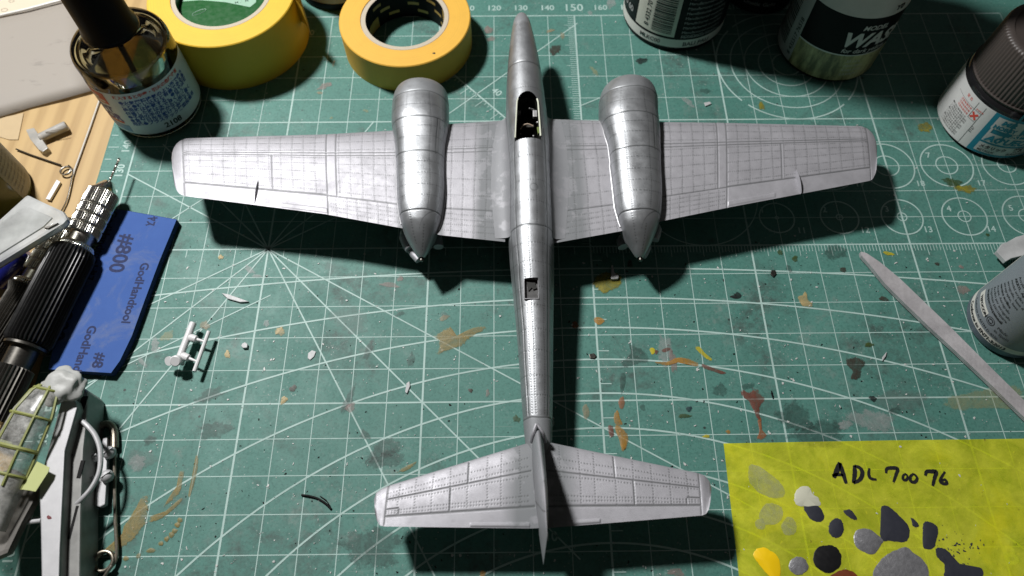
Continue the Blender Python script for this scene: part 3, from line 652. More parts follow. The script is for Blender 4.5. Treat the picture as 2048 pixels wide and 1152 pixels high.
def pod(pts, r, mat=None):
    mb = MB(); n = len(pts); m_tube(mb, smooth_path(pts, 5), [r * min(1, .55 + 1.2 * min(i, 5 * (n - 1) - i) / (5 * (n - 1))) if i < 3 else r for i in range(5 * (n - 1) + 1)], 14)
    return build('exhaust_stub', mb, mat or M['silver'], plane)
pod([at(806, 462, .75), at(812, 482, .74), at(821, 498, .73)], .17); pod([at(872, 470, .72), at(876, 482, .72), at(877, 494, .72)], .15); pod([at(817, 492, .62), at(827, 508, .62), at(838, 520, .62)], .12)
pod([at(1244, 472, .72), at(1244, 484, .70), at(1247, 494, .70)], .17); pod([at(1315, 450, .75), at(1314, 465, .72), at(1309, 480, .70)], .13); pod([at(1297, 487, .62), at(1292, 501, .62), at(1285, 512, .60)], .12)
for (tx, ty) in ((843, 519), (1281, 518)):
    a, b = np.array(at(tx, ty - 4, 1.13)), np.array(at(tx, ty + 3, 1.11)); d = b - a; mb = MB()
    m_lathe(mb, [(-.10, .035), (.03, .035), (.045, .062), (.10, .066), (.12, .05), (.12, .03)], a, d, 16); build('tail_light', mb, M['dark_steel'], plane)
def seam(part, pts, r, mat='silver'):
    mb = MB(); m_tube(mb, pts, r, 8); return build(part, mb, M[mat], plane)
def wtop(X, S, T, s, t): i = np.argmin(np.abs(S[:, 0] - s)); j = np.argmin(np.abs(T[0] - t)); return X[i, j]
for (Xw, Sw, Tw, NX, side_) in ((XL, SL, TL, XnL, -1), (XR, SR, TR, XnR, 1)):
    for inner in (0, 1):
        P = []
        for t_ in np.linspace(.03, .97, 26):
            # where the wing's top sheet crosses the nacelle skin
            row = np.argmin(np.abs(Tw[0] - t_)); C = Xw[:, row]
            ny = NX[:, 0, 1]; ks = np.argmin(np.abs(ny[None] - C[:, 1][:, None]), 1)
            c = NX.mean(1)[ks]; wdt = (NX[..., 0].max(1) - NX[..., 0].min(1))[ks] / 2; zt_ = NX[..., 2].max(1)[ks]; zm = np.where(NX[..., 2] > 0, NX[..., 2], 0)[ks].mean(1)
            za_ = NX[ks, np.argmax(NX[ks, :, 0], 1), 2] if True else 0
            e = ((C[:, 0] - c[:, 0]) / wdt) ** 2 + (np.clip(C[:, 2] - za_, 0, 9) / np.maximum(zt_ - za_, .05)) ** 2 - 1
            sg = np.where(np.diff(np.sign(e)) != 0)[0]
            if len(sg) >= 2:
                i = sg[0] if inner else sg[-1]; P.append(tuple(C[i] + np.array([0, 0, .005])))
        if len(P) > 4: seam('wing_seam', P, .030, 'silver_dark')
for side_, Xw, Sw, Tw in ((-1, XL, SL, TL), (1, XR, SR, TR)):
    G = np.zeros((40, 9, 3))
    for i, t_ in enumerate(np.linspace(.015, .985, 40)):
        k = .35 + .65 * math.sin(math.pi * (.12 + .8 * t_)) ; P0 = wtop(Xw, Sw, Tw, .040 * k + .008, t_) + np.array([0, 0, .004]); C0 = wtop(Xw, Sw, Tw, .004, t_) + np.array([0, 0, .01])
        fr = X_FUS[np.argmin(np.abs(X_FUS[:, 0, 1] - C0[1]))]; hgt_ = fr[fr[:, 2] > C0[2] + .02]; cand = hgt_[(hgt_[:, 0] - fr[:, 0].mean()) * side_ > 0]; F0 = cand[np.argmin(np.abs(cand[:, 2] - (C0[2] + .30 * k)))] + np.array([.006 * side_, 0, 0])
        C0 = np.array([fr[:, 0].max() if side_ > 0 else fr[:, 0].min(), C0[1], C0[2]]) + np.array([.01 * side_, 0, 0])
        for j, u in enumerate(np.linspace(0, 1, 9)): G[i, j] = P0 * (1 - u) ** 2 + C0 * 2 * u * (1 - u) + F0 * u * u
    grid_mesh('wing_fillet', G, M['silver'], plane, None, {'groove': np.zeros((40, 9)), 'putty': np.full((40, 9), .8)}, flip=(side_ < 0))
# small fences that stand on the wings ahead of the ailerons
def fence(px0, px1, z, h):
    a, b = np.array(at(*px0, z)), np.array(at(*px1, z - .06)); d = b - a; L = np.linalg.norm(d); d /= L; n_ = np.cross(d, [0, 0, 1]); n_ /= np.linalg.norm(n_); V = []; F = []; K = 14
    for i in range(K + 1):
        u = i / K; wv = .045 * math.sin(math.pi * min(max(u, .02), .98)) ** .7; hh = h * math.sin(math.pi * (.08 + .88 * u)) ** .6; p = a + d * L * u
        V += [p - n_ * wv + np.array([0, 0, -.05]), p + np.array([0, 0, hh]), p + n_ * wv + np.array([0, 0, -.05])]
    for i in range(K): F += [(3 * i, 3 * i + 1, 3 * i + 4, 3 * i + 3), (3 * i + 1, 3 * i + 2, 3 * i + 5, 3 * i + 4)]
    mb = MB(); mb.add(V, F); build('wing_fence', mb, M['silver'], plane, smooth=60)
fence((517, 364), (510, 411), 1.66, .14); fence((1591, 342), (1602, 387), 1.60, .16)
for (a, b) in (((877, 246), (875, 296)),): pass
for (x0, y0, x1, y1) in ((1310, 232, 1316, 290),):
    mb = MB(); m_tube(mb, [at(x0, y0, 1.62), at((x0 + x1) / 2, (y0 + y1) / 2, 1.64), at(x1, y1, 1.60)], .022, 8); build('cowl_scoop', mb, M['silver'], plane)

# fin and rudder: a lens section that rises and sweeps aft
fb0, fb1 = at(1074, 846, 1.62), at(1087, 1131, 1.12)
nz, nc = 60, 90; V = np.zeros((nz, 2 * nc, 3)); gr = np.zeros((nz, 2 * nc)); hgt = np.linspace(0, 1, nz)
top0, top1 = np.array([fb1[0] - .02, 2.15, 2.95]), np.array([fb1[0] + .02, .95, 2.95])
for i, h in enumerate(hgt):
    hs = h ** 1.0; a = np.array(fb0) * (1 - hs) + top0 * hs; b = np.array(fb1) * (1 - hs) + top1 * hs; c = np.linalg.norm((b - a)[:2]); d = (b - a) / np.linalg.norm(b - a); n_ = np.array([d[1], -d[0], 0])
    if n_[0] > 0: n_ = -n_
    t = np.linspace(0, 1, nc) ** 1.3; pf = 5 * (.2969 * np.sqrt(t) - .126 * t - .3516 * t ** 2 + .2843 * t ** 3 - .1030 * t ** 4)
    hw = (.165 * (1 - h) + .07 * h) * pf / .5 * (1.0 if h < .9 else math.sqrt(max(1 - ((h - .9) / .1) ** 2, .02))) * 1.0
    mid = a[None] * (1 - t)[:, None] + b[None] * t[:, None]; V[i, :nc] = mid + n_ * hw[:, None]; V[i, nc:] = (mid - n_ * hw[:, None])[::-1]
    gr[i, :nc] = gs((t - .56) * c, .02); gr[i, nc:] = gr[i, :nc][::-1]
Tm = np.r_[np.linspace(0, 1, nc) ** 1.3, (np.linspace(0, 1, nc) ** 1.3)[::-1]]; tm = np.broadcast_to(Tm[None, :-1], (nz - 1, 2 * nc - 1))
pt_ = np.clip(1 - np.abs(np.linspace(0, 1, nz)[:, None] - .0) * 1.2, 0, 1) * np.ones((1, 2 * nc))
grid_mesh('fin', V, M['silver'], plane, tm < .57, {'groove': gr, 'putty': pt_ * .9}, flip=True); grid_mesh('rudder', V, M['silver'], plane, tm >= .57, {'groove': gr, 'putty': pt_ * .9}, flip=True)
mb = MB(); mb.add([tuple(V[-1, k]) for k in range(0, 2 * nc, 6)], [tuple(range(len(range(0, 2 * nc, 6))))]); build('fin_tip', mb, M['silver'], plane)
mb = MB(); m_tube(mb, smooth_path([at(1073, 848, 1.86), at(1066, 868, 1.78), at(1063, 884, 1.52)], 4), .05, 8); m_tube(mb, smooth_path([at(1074, 848, 1.86), at(1086, 866, 1.80), at(1091, 884, 1.50)], 4), .04, 8); build('fin_fillet', mb, M['silver'], plane)

# ------------------------------------------------------------------ tape rolls
def annulus(mb, c, r0, r1, z0, z1, seg=96):
    V = []
    for r, z in ((r0, z0), (r1, z0), (r1 + .0, z0 + .03), (r1, z1 - .03), (r1 - .03, z1), (r0, z1)):
        V += [(c[0] + r * math.cos(2 * math.pi * i / seg), c[1] + r * math.sin(2 * math.pi * i / seg), z) for i in range(seg)]
    F = []
    for k in range(6):
        k2 = (k + 1) % 6
        for i in range(seg): j = (i + 1) % seg; F.append((k * seg + i, k * seg + j, k2 * seg + j, k2 * seg + i))
    return mb.add(V, F)
def tape(name, label, c, R, ri, rc, h, mt):
    t = thing(name, label, 'masking tape', (c[0], c[1], 0))
    mb = MB(); annulus(mb, c, rc, R, 0.005, h); build('tape', mb, mt, t, smooth=40)
    mb = MB(); annulus(mb, c, ri, rc - .003, 0.008, h - .012); build('core', mb, M['card'], t, smooth=40); return t
T1 = (2.72, 18.97); t1 = tape('masking_tape_roll', 'large bright yellow roll of masking tape with a green printed core, beside the glass bottle', T1, 2.50, 1.55, 1.72, 2.0, M['tape_yellow'])
mb = MB(); m_cylpatch(mb, T1, 1.545, 0, 2 * math.pi, .01, 1.97, 64); build('core_lining', mb, M['green_print'], t1)
pg_ = simple('pale_green_print', (.30, .48, .36), .4, var=.15)
mb = MB(); m_lathe(mb, [(0, 1.53), (.03, 1.53)], (T1[0], T1[1], 1.62), seg=64); gd = build('label_disc', mb, M['green_print'], t1, smooth=0)
c_ = at(432, 22, 1.66); mb = MB(); P_ = [at(*q, 1.66)[:2] for q in ((352, 3), (400, 0), (450, 4), (500, 14), (512, 4), (512, -30), (430, -60), (352, -40))]; P_ = [tuple(np.array(T1) + (np.array(q) - np.array(T1)) * min(1, 1.5 / np.hypot(*(np.array(q) - np.array(T1))))) for q in P_]
m_prism(mb, P_, 1.651, 1.656); lp = build('pale_band', mb, pg_, gd, smooth=0)
mb = MB(); q = at(468, 8, 1.66); m_text(mb, 'MAM', .24, (q[0], q[1]), .25, 1.659, .004); q = at(398, 24, 1.66); m_tube(mb, [(q[0] + .22 * math.cos(k * .42) , q[1] + .09 * math.sin(k * .42) + .12 * math.cos(k * .42), 1.656) for k in range(15)], .010, 4, closed=True); o = build('disc_print', mb, pg_, gd, smooth=0)
mb = MB()
for k in range(40):
    a = math.pi * 2 * k / 40; 
m_ribbon(mb, [at(*p, 2.01)[:2] for p in ((588, 2), (600, 14), (607, 26), (606, 38))], .16, 1.2)
P_ = [np.array(at(*p, 1.9)) for p in ((583, -6), (596, 4), (604, 16), (608, 30))]; mb = MB(); V_ = []
for p in P_: V_ += [(p[0], p[1], 1.92), (p[0] + .02, p[1], .9)]
mb.add(V_, [(2 * i, 2 * i + 2, 2 * i + 3, 2 * i + 1) for i in range(3)]); le_ = build('loose_end', mb, M['tape_yellow'], t1)
T2 = (8.90, 18.65); t2 = tape('masking_tape_roll', 'smaller ochre yellow roll of masking tape with a black core, at the left engine nacelle', T2, 2.30, 1.38, 1.56, 1.2, M['tape_orange'])
mb = MB(); m_cylpatch(mb, T2, 1.375, 0, 2 * math.pi, .01, 1.17, 64); build('core_lining', mb, M['matte_black'], t2)
gold = simple('gold_print', (.55, .36, .09), .45, var=.2); mb = MB()
for k, zz in enumerate((.25, .55, .85)):
    for j in range(3): m_cyltext(mb, 'JAPAN', .24, T2, -1.366, math.pi * .5 - .1 + j * .85 - k * .2, zz, .004) if False else m_cylpatch(mb, T2, 1.368, .25 + j * .8 + k * .25, .55 + j * .8 + k * .25, zz, zz + .12, 8)
m_cylpatch(mb, T2, 1.367, .0, .35, .05, 1.16, 10); m_cylpatch(mb, T2, 1.367, math.pi * .8, math.pi * 1.02, .05, .5, 10); build('core_lettering', mb, gold, t2)
mb = MB(); p = at(868, 106, 1.21); m_pancake(mb, blob(p[0], p[1], .055, .05, 0, 12, .3, 3), 1.196, .006); build('smudge', mb, M['dark_steel'], t2)

# ------------------------------------------------------------------ glass cement bottle
def ang(c, px, py, z): p = at(px, py, z); return math.atan2(p[1] - c[1], p[0] - c[0])
C1 = (.41, 15.79); t = thing('cement_bottle', 'round glass cement bottle with black brush cap, blue and white label stamped 2108', 'glue bottle', (C1[0], C1[1], 0))
mb = MB(); m_lathe(mb, [(-.19 + .19, 1.36), (.03, 1.44), (.12, 1.50), (2.78, 1.50), (2.95, 1.46), (3.06, 1.36), (3.14, 1.18), (3.22, .98), (3.32, .84), (3.42, .80), (3.50, .80),
     (3.50, .70), (3.30, .70), (3.12, .84), (3.00, 1.10), (2.90, 1.30), (2.7, 1.38), (.30, 1.38), (.2, 1.30), (.19, .3)], (C1[0], C1[1], .005), seg=80); build('glass_body', mb, mat_thin('clear_glass', (.93, .94, .88)), t, smooth=50)
mb = MB(); m_lathe(mb, [(.205, 1.20), (.32, 1.375), (2.84, 1.375), (2.85, .2)], (C1[0], C1[1], .005), seg=64); 
build('liquid', mb, mat_thin('straw_liquid', (.88, .70, .36), 1.2, (.62, .48, .24), .62), t, smooth=40)
mb = MB(); m_lathe(mb, [(3.40, .80), (3.44, .83), (3.60, .84), (3.70, .78), (7.2, .68), (7.35, .60)], (C1[0], C1[1], 0), seg=48); build('cap', mb, M['black'], t, smooth=40)
mb = MB(); m_tube(mb, [(C1[0] + .02, C1[1], 3.5), (C1[0] + .05, C1[1] - .2, 2.0), (C1[0] + .08, C1[1] - .35, .8)], [.10, .085, .06], 12); build('brush_stem', mb, M['black'], t)
lab = simple('white_label', (.74, .78, .83), .45, var=.05); blue = simple('blue_ink', (.035, .08, .34), .5); red = simple('red_ink', (.62, .07, .045), .5); paleblue = simple('pale_blue_ink', (.22, .33, .55), .5)
mb = MB(); m_cylpatch(mb, C1, 1.508, R_(-190), R_(40), .30, 2.22, 70); L_ = build('label', mb, lab, t)
cxa = -55
mb = MB()
rows_ = ['●火気厳禁換気のよい所で使う', 'こと●吸い込むと有害である為', '使用時は換気する。●目や皮膚', '付着した時は水で良く洗う。', '●子供の手の届かない所に置く', '●直射日光を避けて保管する', '用途●プラスチック模型接着用']
for k, rw in enumerate(rows_): m_cyltext(mb, rw, .175, C1, 1.514, R_(-97), 1.76 - k * .165, .006)
build('blue_text', mb, blue, L_)
mb = MB(); m_cyltext(mb, '吸入すると中毒・引火の危険性有', .155, C1, 1.514, R_(-100), 2.0, .006); m_cylpatch(mb, C1, 1.514, R_(-168), R_(-112), 1.62, 2.14, 16); build('red_print', mb, red, L_)
mb = MB(); m_cyltext(mb, 'CEMENT', .34, C1, 1.516, R_(-163), 1.26, .016); m_cyltext(mb, 'COLOR', .40, C1, 1.516, R_(-160), .90, .02); build('title_print', mb, simple('violet_ink', (.06, .06, .30), .5), L_)
mb = MB(); m_cylpatch(mb, C1, 1.513, R_(-168), R_(-108), .76, .86, 16); build('red_line', mb, red, L_)
mb = MB(); m_cylpatch(mb, C1, 1.513, R_(-168), R_(-104), .38, .70, 16); build('blue_panel', mb, paleblue, L_)
mb = MB(); m_cylpatch(mb, C1, 1.517, R_(-163), R_(-122), 1.84, 1.92, 8); m_cylpatch(mb, C1, 1.517, R_(-150), R_(-116), 1.70, 1.77, 8); build('white_mark', mb, M['white_print'], L_)
mb = MB(); m_cyltext(mb, '2108', .30, C1, 1.516, R_(-62), .44, .008); build('date_stamp', mb, M['black_print'], L_)

# ------------------------------------------------------------------ paint bottles along the far side
def bottle(name, label, c, R, prof, mt, cat='paint bottle'):
    t = thing(name, label, cat, (c[0], c[1], 0)); mb = MB(); m_lathe(mb, prof, (c[0], c[1], .004), seg=72); build('body', mb, mt, t, smooth=40); return t
greyprint = simple('grey_print', (.30, .30, .30), .5)
CB = (18.68, 20.0); t = bottle('paint_bottle', 'black bottle with a white base band and a barcode panel, behind the right engine', CB, 1.87, [(0, 1.70), (.05, 1.84), (.15, 1.87), (9.6, 1.87), (10.2, 1.5), (10.5, .9)], M['black'])
mb = MB(); m_lathe(mb, [(10.4, 1.1), (10.45, 1.2), (12.6, 1.1), (12.7, 1.0)], (CB[0], CB[1], 0), seg=40); build('cap', mb, M['matte_black'], t)
mb = MB(); m_cylpatch(mb, CB, 1.876, R_(-230), R_(30), .22, .58, 60); build('white_band', mb, simple('cream_label', (.66, .64, .60), .4, var=.05), t)
mb = MB(); m_cyltext(mb, 'MLKC00', .23, CB, 1.884, R_(-138), .32, .004); m_cyltext(mb, 'BALI PAU', .25, CB, 1.884, R_(-88), .30, .004); build('band_print', mb, M['black_print'], t)
mb = MB(); m_cylpatch(mb, CB, 1.877, R_(-147), R_(-99), .68, 3.0, 24); bp = build('barcode_panel', mb, simple('aged_label', (.58, .57, .50), .4, var=.1), t)
mb = MB(); rr = random.Random(4); a = R_(-127)
z_ = .80
while z_ < 2.6:
    h_ = rr.choice([.025, .04, .06]); m_cylpatch(mb, CB, 1.884, R_(-126), R_(-103), z_, z_ + h_, 10); z_ += h_ + rr.choice([.025, .04, .05])
m_cyltext(mb, '8 4332 70', .26, CB, 1.884, R_(-130), .85, .002, up=True); build('barcode', mb, M['black_print'], bp)
mb = MB()
for k in range(10): m_cyltext(mb, 'Manufactured modelling', .16, CB, 1.884, R_(-92), 2.55 - k * .21, .0)
m_cyltext(mb, 'CONTENTS 100 ml', .16, CB, 1.884, R_(-92), .70); build('small_print', mb, greyprint, t)
mb = MB(); m_cyltext(mb, 'auto 60', .34, CB, 1.884, R_(-186), .9, .01); build('side_print', mb, greyprint, t)

p = at(1507, 33, 0); CM = (p[0] + .35, p[1] + 1.35); t = bottle('paint_bottle', 'dim black bottle between the barcode bottle and the wash bottle', CM, 1.3, [(0, 1.2), (.08, 1.3), (8.0, 1.3), (8.5, .8), (9.4, .75)], M['matte_black'])
mb = MB(); m_cyltext(mb, 'Linetic Gold', .24, CM, 1.306, R_(-128), .42, .003); m_cyltext(mb, 'OIL', .22, CM, 1.306, R_(-122), .74, .003); build('lettering', mb, greyprint, t)
mb = MB(); m_lathe(mb, [(9.3, .8), (10.8, .78)], (CM[0], CM[1], 0), seg=32); build('cap', mb, M['black'], t)

CW = (24.06, 18.34); t = bottle('wash_bottle', 'black labelled wash bottle with a weathered olive picture round its base', CW, 1.74, [(0, 1.6), (.06, 1.72), (.14, 1.74), (7.4, 1.74), (8.0, 1.2), (8.3, 1.0)], M['black'])
mb = MB(); m_lathe(mb, [(8.2, 1.2), (8.3, 1.25), (10.4, 1.2)], (CW[0], CW[1], 0), seg=40); build('cap', mb, M['black'], t)
camo = NT('weathered_olive_print'); n1 = camo.noise(1.5, 8, .7, stretch=(1, 1, .25)); n2 = camo.noise(5, 6, .7)
cc = camo.mix(camo.ramp(n1, [(.40, 0.), (.58, 1.)]), (.12, .115, .05), (.52, .50, .25)); cc = camo.mix(camo.ramp(n2, [(.55, 0.), (.7, .6)]), cc, (.06, .05, .025)); camo.set(Base_Color=cc, Roughness=.4)
mb = MB(); m_cylpatch(mb, CW, 1.746, R_(-152), R_(20), .16, 1.30, 50); build('picture_band', mb, camo.m, t)
mb = MB(); m_cylpatch(mb, CW, 1.748, R_(-152), R_(20), 1.30, 1.35, 50); m_cylpatch(mb, CW, 1.748, R_(-152), R_(20), 2.92, 6.6, 50); build('white_band', mb, simple('label_white', (.62, .62, .60), .4), t)
mb = MB(); m_cylpatch(mb, CW, 1.747, R_(-232), R_(-152), .16, 3.4, 30); bw = build('barcode_panel', mb, simple('label_grey', (.40, .40, .40), .4), t)
mb = MB(); z_ = .55; rr = random.Random(9)
while z_ < 3.2:
    h_ = rr.choice([.03, .05, .07]); m_cylpatch(mb, CW, 1.753, R_(-205), R_(-168), z_, z_ + h_, 10); z_ += h_ + rr.choice([.03, .045])
m_cyltext(mb, '8 435517 76518', .24, CW, 1.753, R_(-155), .4, .004, up=True); build('barcode', mb, M['black_print'], bw)
mb = MB(); m_cyltext(mb, 'WASH', .80, CW, 1.755, R_(-108), 1.72, .03, .22); m_cyltext(mb, 'MODEL', .26, CW, 1.755, R_(-92), 2.42, .006, .2); m_cyltext(mb, 'for dark yellow', .26, CW, 1.755, R_(-103), 1.44, .002, .2); build('title_lettering', mb, simple('lettering_white', (.62, .62, .60), .4), t)
mb = MB(); m_cyltext(mb, 'Y0', .3, CW, 1.755, R_(-66), 3.1, .012); build('top_lettering', mb, M['black_print'], t)
mb = MB()
for k, s_ in enumerate(('35 ml e', 'Non-toxic', 'Keep away', 'LAVADO')): m_cyltext(mb, s_, .17, CW, 1.752, R_(-92), 1.0 - k * .2, 0, .2)
build('small_print', mb, simple('pale_print', (.5, .5, .46), .5), t)

CH = (28.88, 14.86); t = bottle('paint_jar', 'squat paint jar with ribbed brown cap and white and teal label', CH, 1.68, [(0, 1.5), (.08, 1.62), (.2, 1.68), (1.95, 1.68), (2.12, 1.62), (2.2, 1.5)], simple('dark_glass_jar', (.012, .012, .013), .12, var=.3), 'paint jar')
mb = MB(); m_lathe(mb, [(2.12, 1.50), (2.16, 1.62), (2.24, 1.64), (2.26, 1.60), (3.72, 1.55), (3.80, 1.50), (3.84, 1.36), (3.84, 1.30), (3.80, 1.28)], (CH[0], CH[1], 0), seg=480, rib=(3, 4, 80, .035)); build('cap', mb, simple('brown_cap', (.055, .045, .040), .45, var=.15, scale=9, bump=.15, bscale=50), t, smooth=60)
wl_ = simple('jar_label_white', (.62, .62, .61), .42, var=.04); teal = simple('teal_ink', (.012, .21, .30), .42, var=.06)
mb = MB(); m_cylpatch(mb, CH, 1.687, R_(-275), R_(0), .16, 1.90, 80); LH = build('label', mb, wl_, t)
b0 = ang(CH, 1928, 296, .18)
mb = MB(); m_cylpatch(mb, CH, 1.692, b0 + .02, R_(0), .17, 1.90, 40); build('teal_panel', mb, teal, LH)
mb = MB(); m_cylpatch(mb, CH, 1.697, b0 + .13, b0 + 1.9, .27, .66, 24); m_cylpatch(mb, CH, 1.697, b0 + .13, b0 + 1.9, .74, 1.12, 24); m_cylpatch(mb, CH, 1.697, b0 + .11, b0 + .62, 1.30, 1.80, 12); m_cylpatch(mb, CH, 1.697, b0 + .13, b0 + .17, .74, 1.30, 3); build('white_field', mb, wl_, LH)
mb = MB(); m_cyltext(mb, 'MR', .25, CH, 1.703, b0 + .22, 1.56, .014, .15, 1.25); m_cyltext(mb, 'HOBBY', .21, CH, 1.703, b0 + .14, 1.34, .012); m_cyltext(mb, 'AQUEOUS', .36, CH, 1.703, b0 + .17, .79, .02, .2); build('teal_lettering', mb, teal, LH)
mb = MB(); m_cyltext(mb, '水性ホビー', .24, CH, 1.703, b0 + .50, 1.135, .006, .15); m_cyltext(mb, 'AQ', .4, CH, 1.703, b0 + .72, 1.42, .02); build('white_lettering', mb, wl_, LH)
mb = MB(); m_cyltext(mb, 'メタリック', .17, CH, 1.703, b0 + .17, .46, .006); m_cyltext(mb, 'METALLIC', .12, CH, 1.703, b0 + .18, .31, .002); m_cyltext(mb, '焼鉄色', .19, CH, 1.703, b0 + .80, .48, .012); m_cyltext(mb, 'BURNT IRON', .12, CH, 1.703, b0 + .72, .31, .002); build('black_lettering', mb, M['black_print'], LH)
mb = MB(); bx = b0 - .30
for k in range(9): m_cyltext(mb, '■火気注意使用上の' if k % 3 == 0 else 'この製品は水溶性塗料', .085, CH, 1.694, bx - .50, 1.05 - k * .095)
m_cyltext(mb, 'EY67', .12, CH, 1.694, b0 - .10, .75, 0, 0, 1, True)
for (a0, a1, z0, z1) in ((bx - .55, bx + .14, .17, .18), (bx - .55, bx + .14, 1.52, 1.53), (bx + .135, bx + .142, .18, 1.82), (bx - .02, bx + .14, 1.15, 1.16), (bx - .035, bx - .028, 1.15, 1.82)): m_cylpatch(mb, CH, 1.694, a0, a1, z0, z1, 12)
build('caution_print', mb, simple('grey_ink', (.08, .08, .08), .5), LH)
mb = MB(); 
def cyl_bar(u0, v0, u1, v1, wd):
    d = np.array([u1 - u0, v1 - v0]); L = np.hypot(*d); n_ = np.array([-d[1], d[0]]) / L * wd / 2; V = []
    for q in (np.array([u0, v0]) - n_, np.array([u1, v1]) - n_, np.array([u1, v1]) + n_, np.array([u0, v0]) + n_): a_ = bx + .05 + q[0] / 1.696; V.append((CH[0] + 1.696 * math.cos(a_), CH[1] + 1.696 * math.sin(a_), q[1]))
    mb.add(V, [(0, 1, 2, 3)])
cyl_bar(-.10, 1.22, .10, 1.44, .07); cyl_bar(-.10, 1.44, .10, 1.22, .07)
for k in range(3): m_cyltext(mb, '注意有害性有', .09, CH, 1.694, bx - .38, 1.42 - k * .12)
m_cyltext(mb, '警 告', .12, CH, 1.694, bx - .32, 1.66); m_cyltext(mb, '危険有害', .07, CH, 1.694, bx - .0, 1.56); build('red_print', mb, red, LH)

CG = (27.08, 7.25); body = simple('grey_blue_plastic', (.13, .145, .185), .35, var=.12)
t = bottle('paint_bottle', 'grey dropper bottle with multilingual small print, standing beside the steel file', CG, 1.15, [(0, 1.02), (.05, 1.11), (.14, 1.15), (4.6, 1.15), (5.2, .8), (5.4, .5)], body)
mb = MB(); m_lathe(mb, [(5.3, .52), (5.4, .55), (6.8, .3)], (CG[0], CG[1], 0), seg=32); build('cap', mb, M['white_print'], t)
mb = MB(); m_cylpatch(mb, CG, 1.156, R_(-260), R_(-20), .34, .56, 60); m_cylpatch(mb, CG, 1.157, R_(-250), R_(-228), .56, 4.4, 12); m_cylpatch(mb, CG, 1.160, R_(-212), R_(-172), .84, 1.08, 20); build('white_band', mb, simple('cream_band', (.66, .65, .60), .42, var=.04), t)
mb = MB(); m_cylpatch(mb, CG, 1.154, R_(-228), R_(-20), .56, 4.4, 50); LG = build('label', mb, simple('grey_label', (.20, .225, .25), .42, var=.06), t)
mb = MB(); m_cyltext(mb, 'Conforms to EN71-3:2013', .165, CG, 1.163, R_(-208), .385, .007); m_cyltext(mb, 'Conforms to ASTM D-4236', .125, CG, 1.163, R_(-208), .625, .0); m_cyltext(mb, 'TEFOCON', .15, CG, 1.166, R_(-205), .89, .008)
txt = ['водорастворимый', 'Хорошо растирать', 'Acrilici per aerografo', 'Acqua. Aerografo', 'vernice acrilica', 'aérographe, base', 'aerografie, base d', 'model acrylics 水性', 'AKRYL. Apto aero', 'Acrylic paint']
for k, s_ in enumerate(txt): m_cyltext(mb, s_, .125, CG, 1.163, R_(-206 + 2 * k), 1.22 + .155 * k, .003 if k % 4 == 0 else 0)
m_cyltext(mb, 'Made', .15, CG, 1.163, R_(-150), .98, 0); m_cyltext(mb, 'in Spain', .15, CG, 1.163, R_(-150), .82, 0)
for k in range(26):
    pass
def ringp(cz, ca, r, a0, a1, wd):
    V = []; N_ = 24
    for i in range(N_ + 1):
        a_ = a0 + (a1 - a0) * i / N_
        for q in (r - wd / 2, r + wd / 2): th_ = ca + q * math.cos(a_) / 1.163; V.append((CG[0] + 1.163 * math.cos(th_), CG[1] + 1.163 * math.sin(th_), cz + q * math.sin(a_)))
    mb.add(V, [(2 * i, 2 * i + 2, 2 * i + 3, 2 * i + 1) for i in range(N_)])
ringp(.98, R_(-162), .13, 0, 6.283, .018); ringp(.98, R_(-162), .07, .3, 3.0, .035); ringp(.98, R_(-162), .07, 3.5, 6.1, .035); build('small_print', mb, M['black_print'], LG)

p = at(665, 24, 0); CJ = (p[0] + .1, p[1] + 1.5); t = bottle('paint_jar', 'beige jar with dark base at the top edge between the two tape rolls', CJ, 1.5, [(0, 1.35), (.1, 1.5), (.35, 1.5)], M['black'], 'paint jar')
mb = MB(); m_lathe(mb, [(.35, 1.49), (2.2, 1.49), (2.3, 1.4), (3.4, 1.4)], (CJ[0], CJ[1], 0), seg=48); build('glass', mb, simple('beige_paint', (.40, .34, .24), .3), t)

# ------------------------------------------------------------------ steel file, pot of chips, palette sheet
UP = [(1722, 503), (1733, 506), (1760, 524), (1800, 557), (1850, 605), (1900, 653), (1980, 733), (2060, 812), (2200, 950)]
LO = [(1723, 511), (1740, 530), (1770, 567), (1810, 607), (1860, 655), (1910, 701), (1985, 772), (2060, 846), (2200, 984)]
fm_ = NT('file_steel'); a1 = fm_.new('ShaderNodeTexWave', wave_type='BANDS', bands_direction='X'); a1.inputs['Scale'].default_value = 9; mpn = fm_.new('ShaderNodeMapping'); mpn.inputs['Rotation'].default_value = (0, 0, R_(15)); fm_.L(fm_.co(), mpn.inputs[0]); fm_.L(mpn.outputs[0], a1.inputs['Vector'])
a2 = fm_.new('ShaderNodeTexWave', wave_type='BANDS', bands_direction='X'); a2.inputs['Scale'].default_value = 9; mp2 = fm_.new('ShaderNodeMapping'); mp2.inputs['Rotation'].default_value = (0, 0, R_(78)); fm_.L(fm_.co(), mp2.inputs[0]); fm_.L(mp2.outputs[0], a2.inputs['Vector'])
fm_.set(Base_Color=fm_.mix(fm_.ramp(fm_.noise(1.6, 8, .7), [(.35, 0.), (.7, 1.)]), (.40, .385, .395), (.62, .60, .61)), Metallic=.35, Roughness=fm_.ramp(fm_.noise(2.5, 6), [(.3, .38), (.7, .55)])); fm_.bump(fm_.math('ADD', a1.outputs['Fac'], a2.outputs['Fac']), .22, .010)
mb = MB(); V_ = []; F_ = []
for (u, l) in zip(UP, LO):
    a, b = at(*u, .21), at(*l, .19); V_ += [(a[0], a[1], .21), (b[0], b[1], .19), (b[0], b[1], .05), (a[0], a[1], .05)]
for i in range(len(UP) - 1):
    for k in range(4): F_.append((4 * i + k, 4 * i + (k + 1) % 4, 4 * i + 4 + (k + 1) % 4, 4 * i + 4 + k))
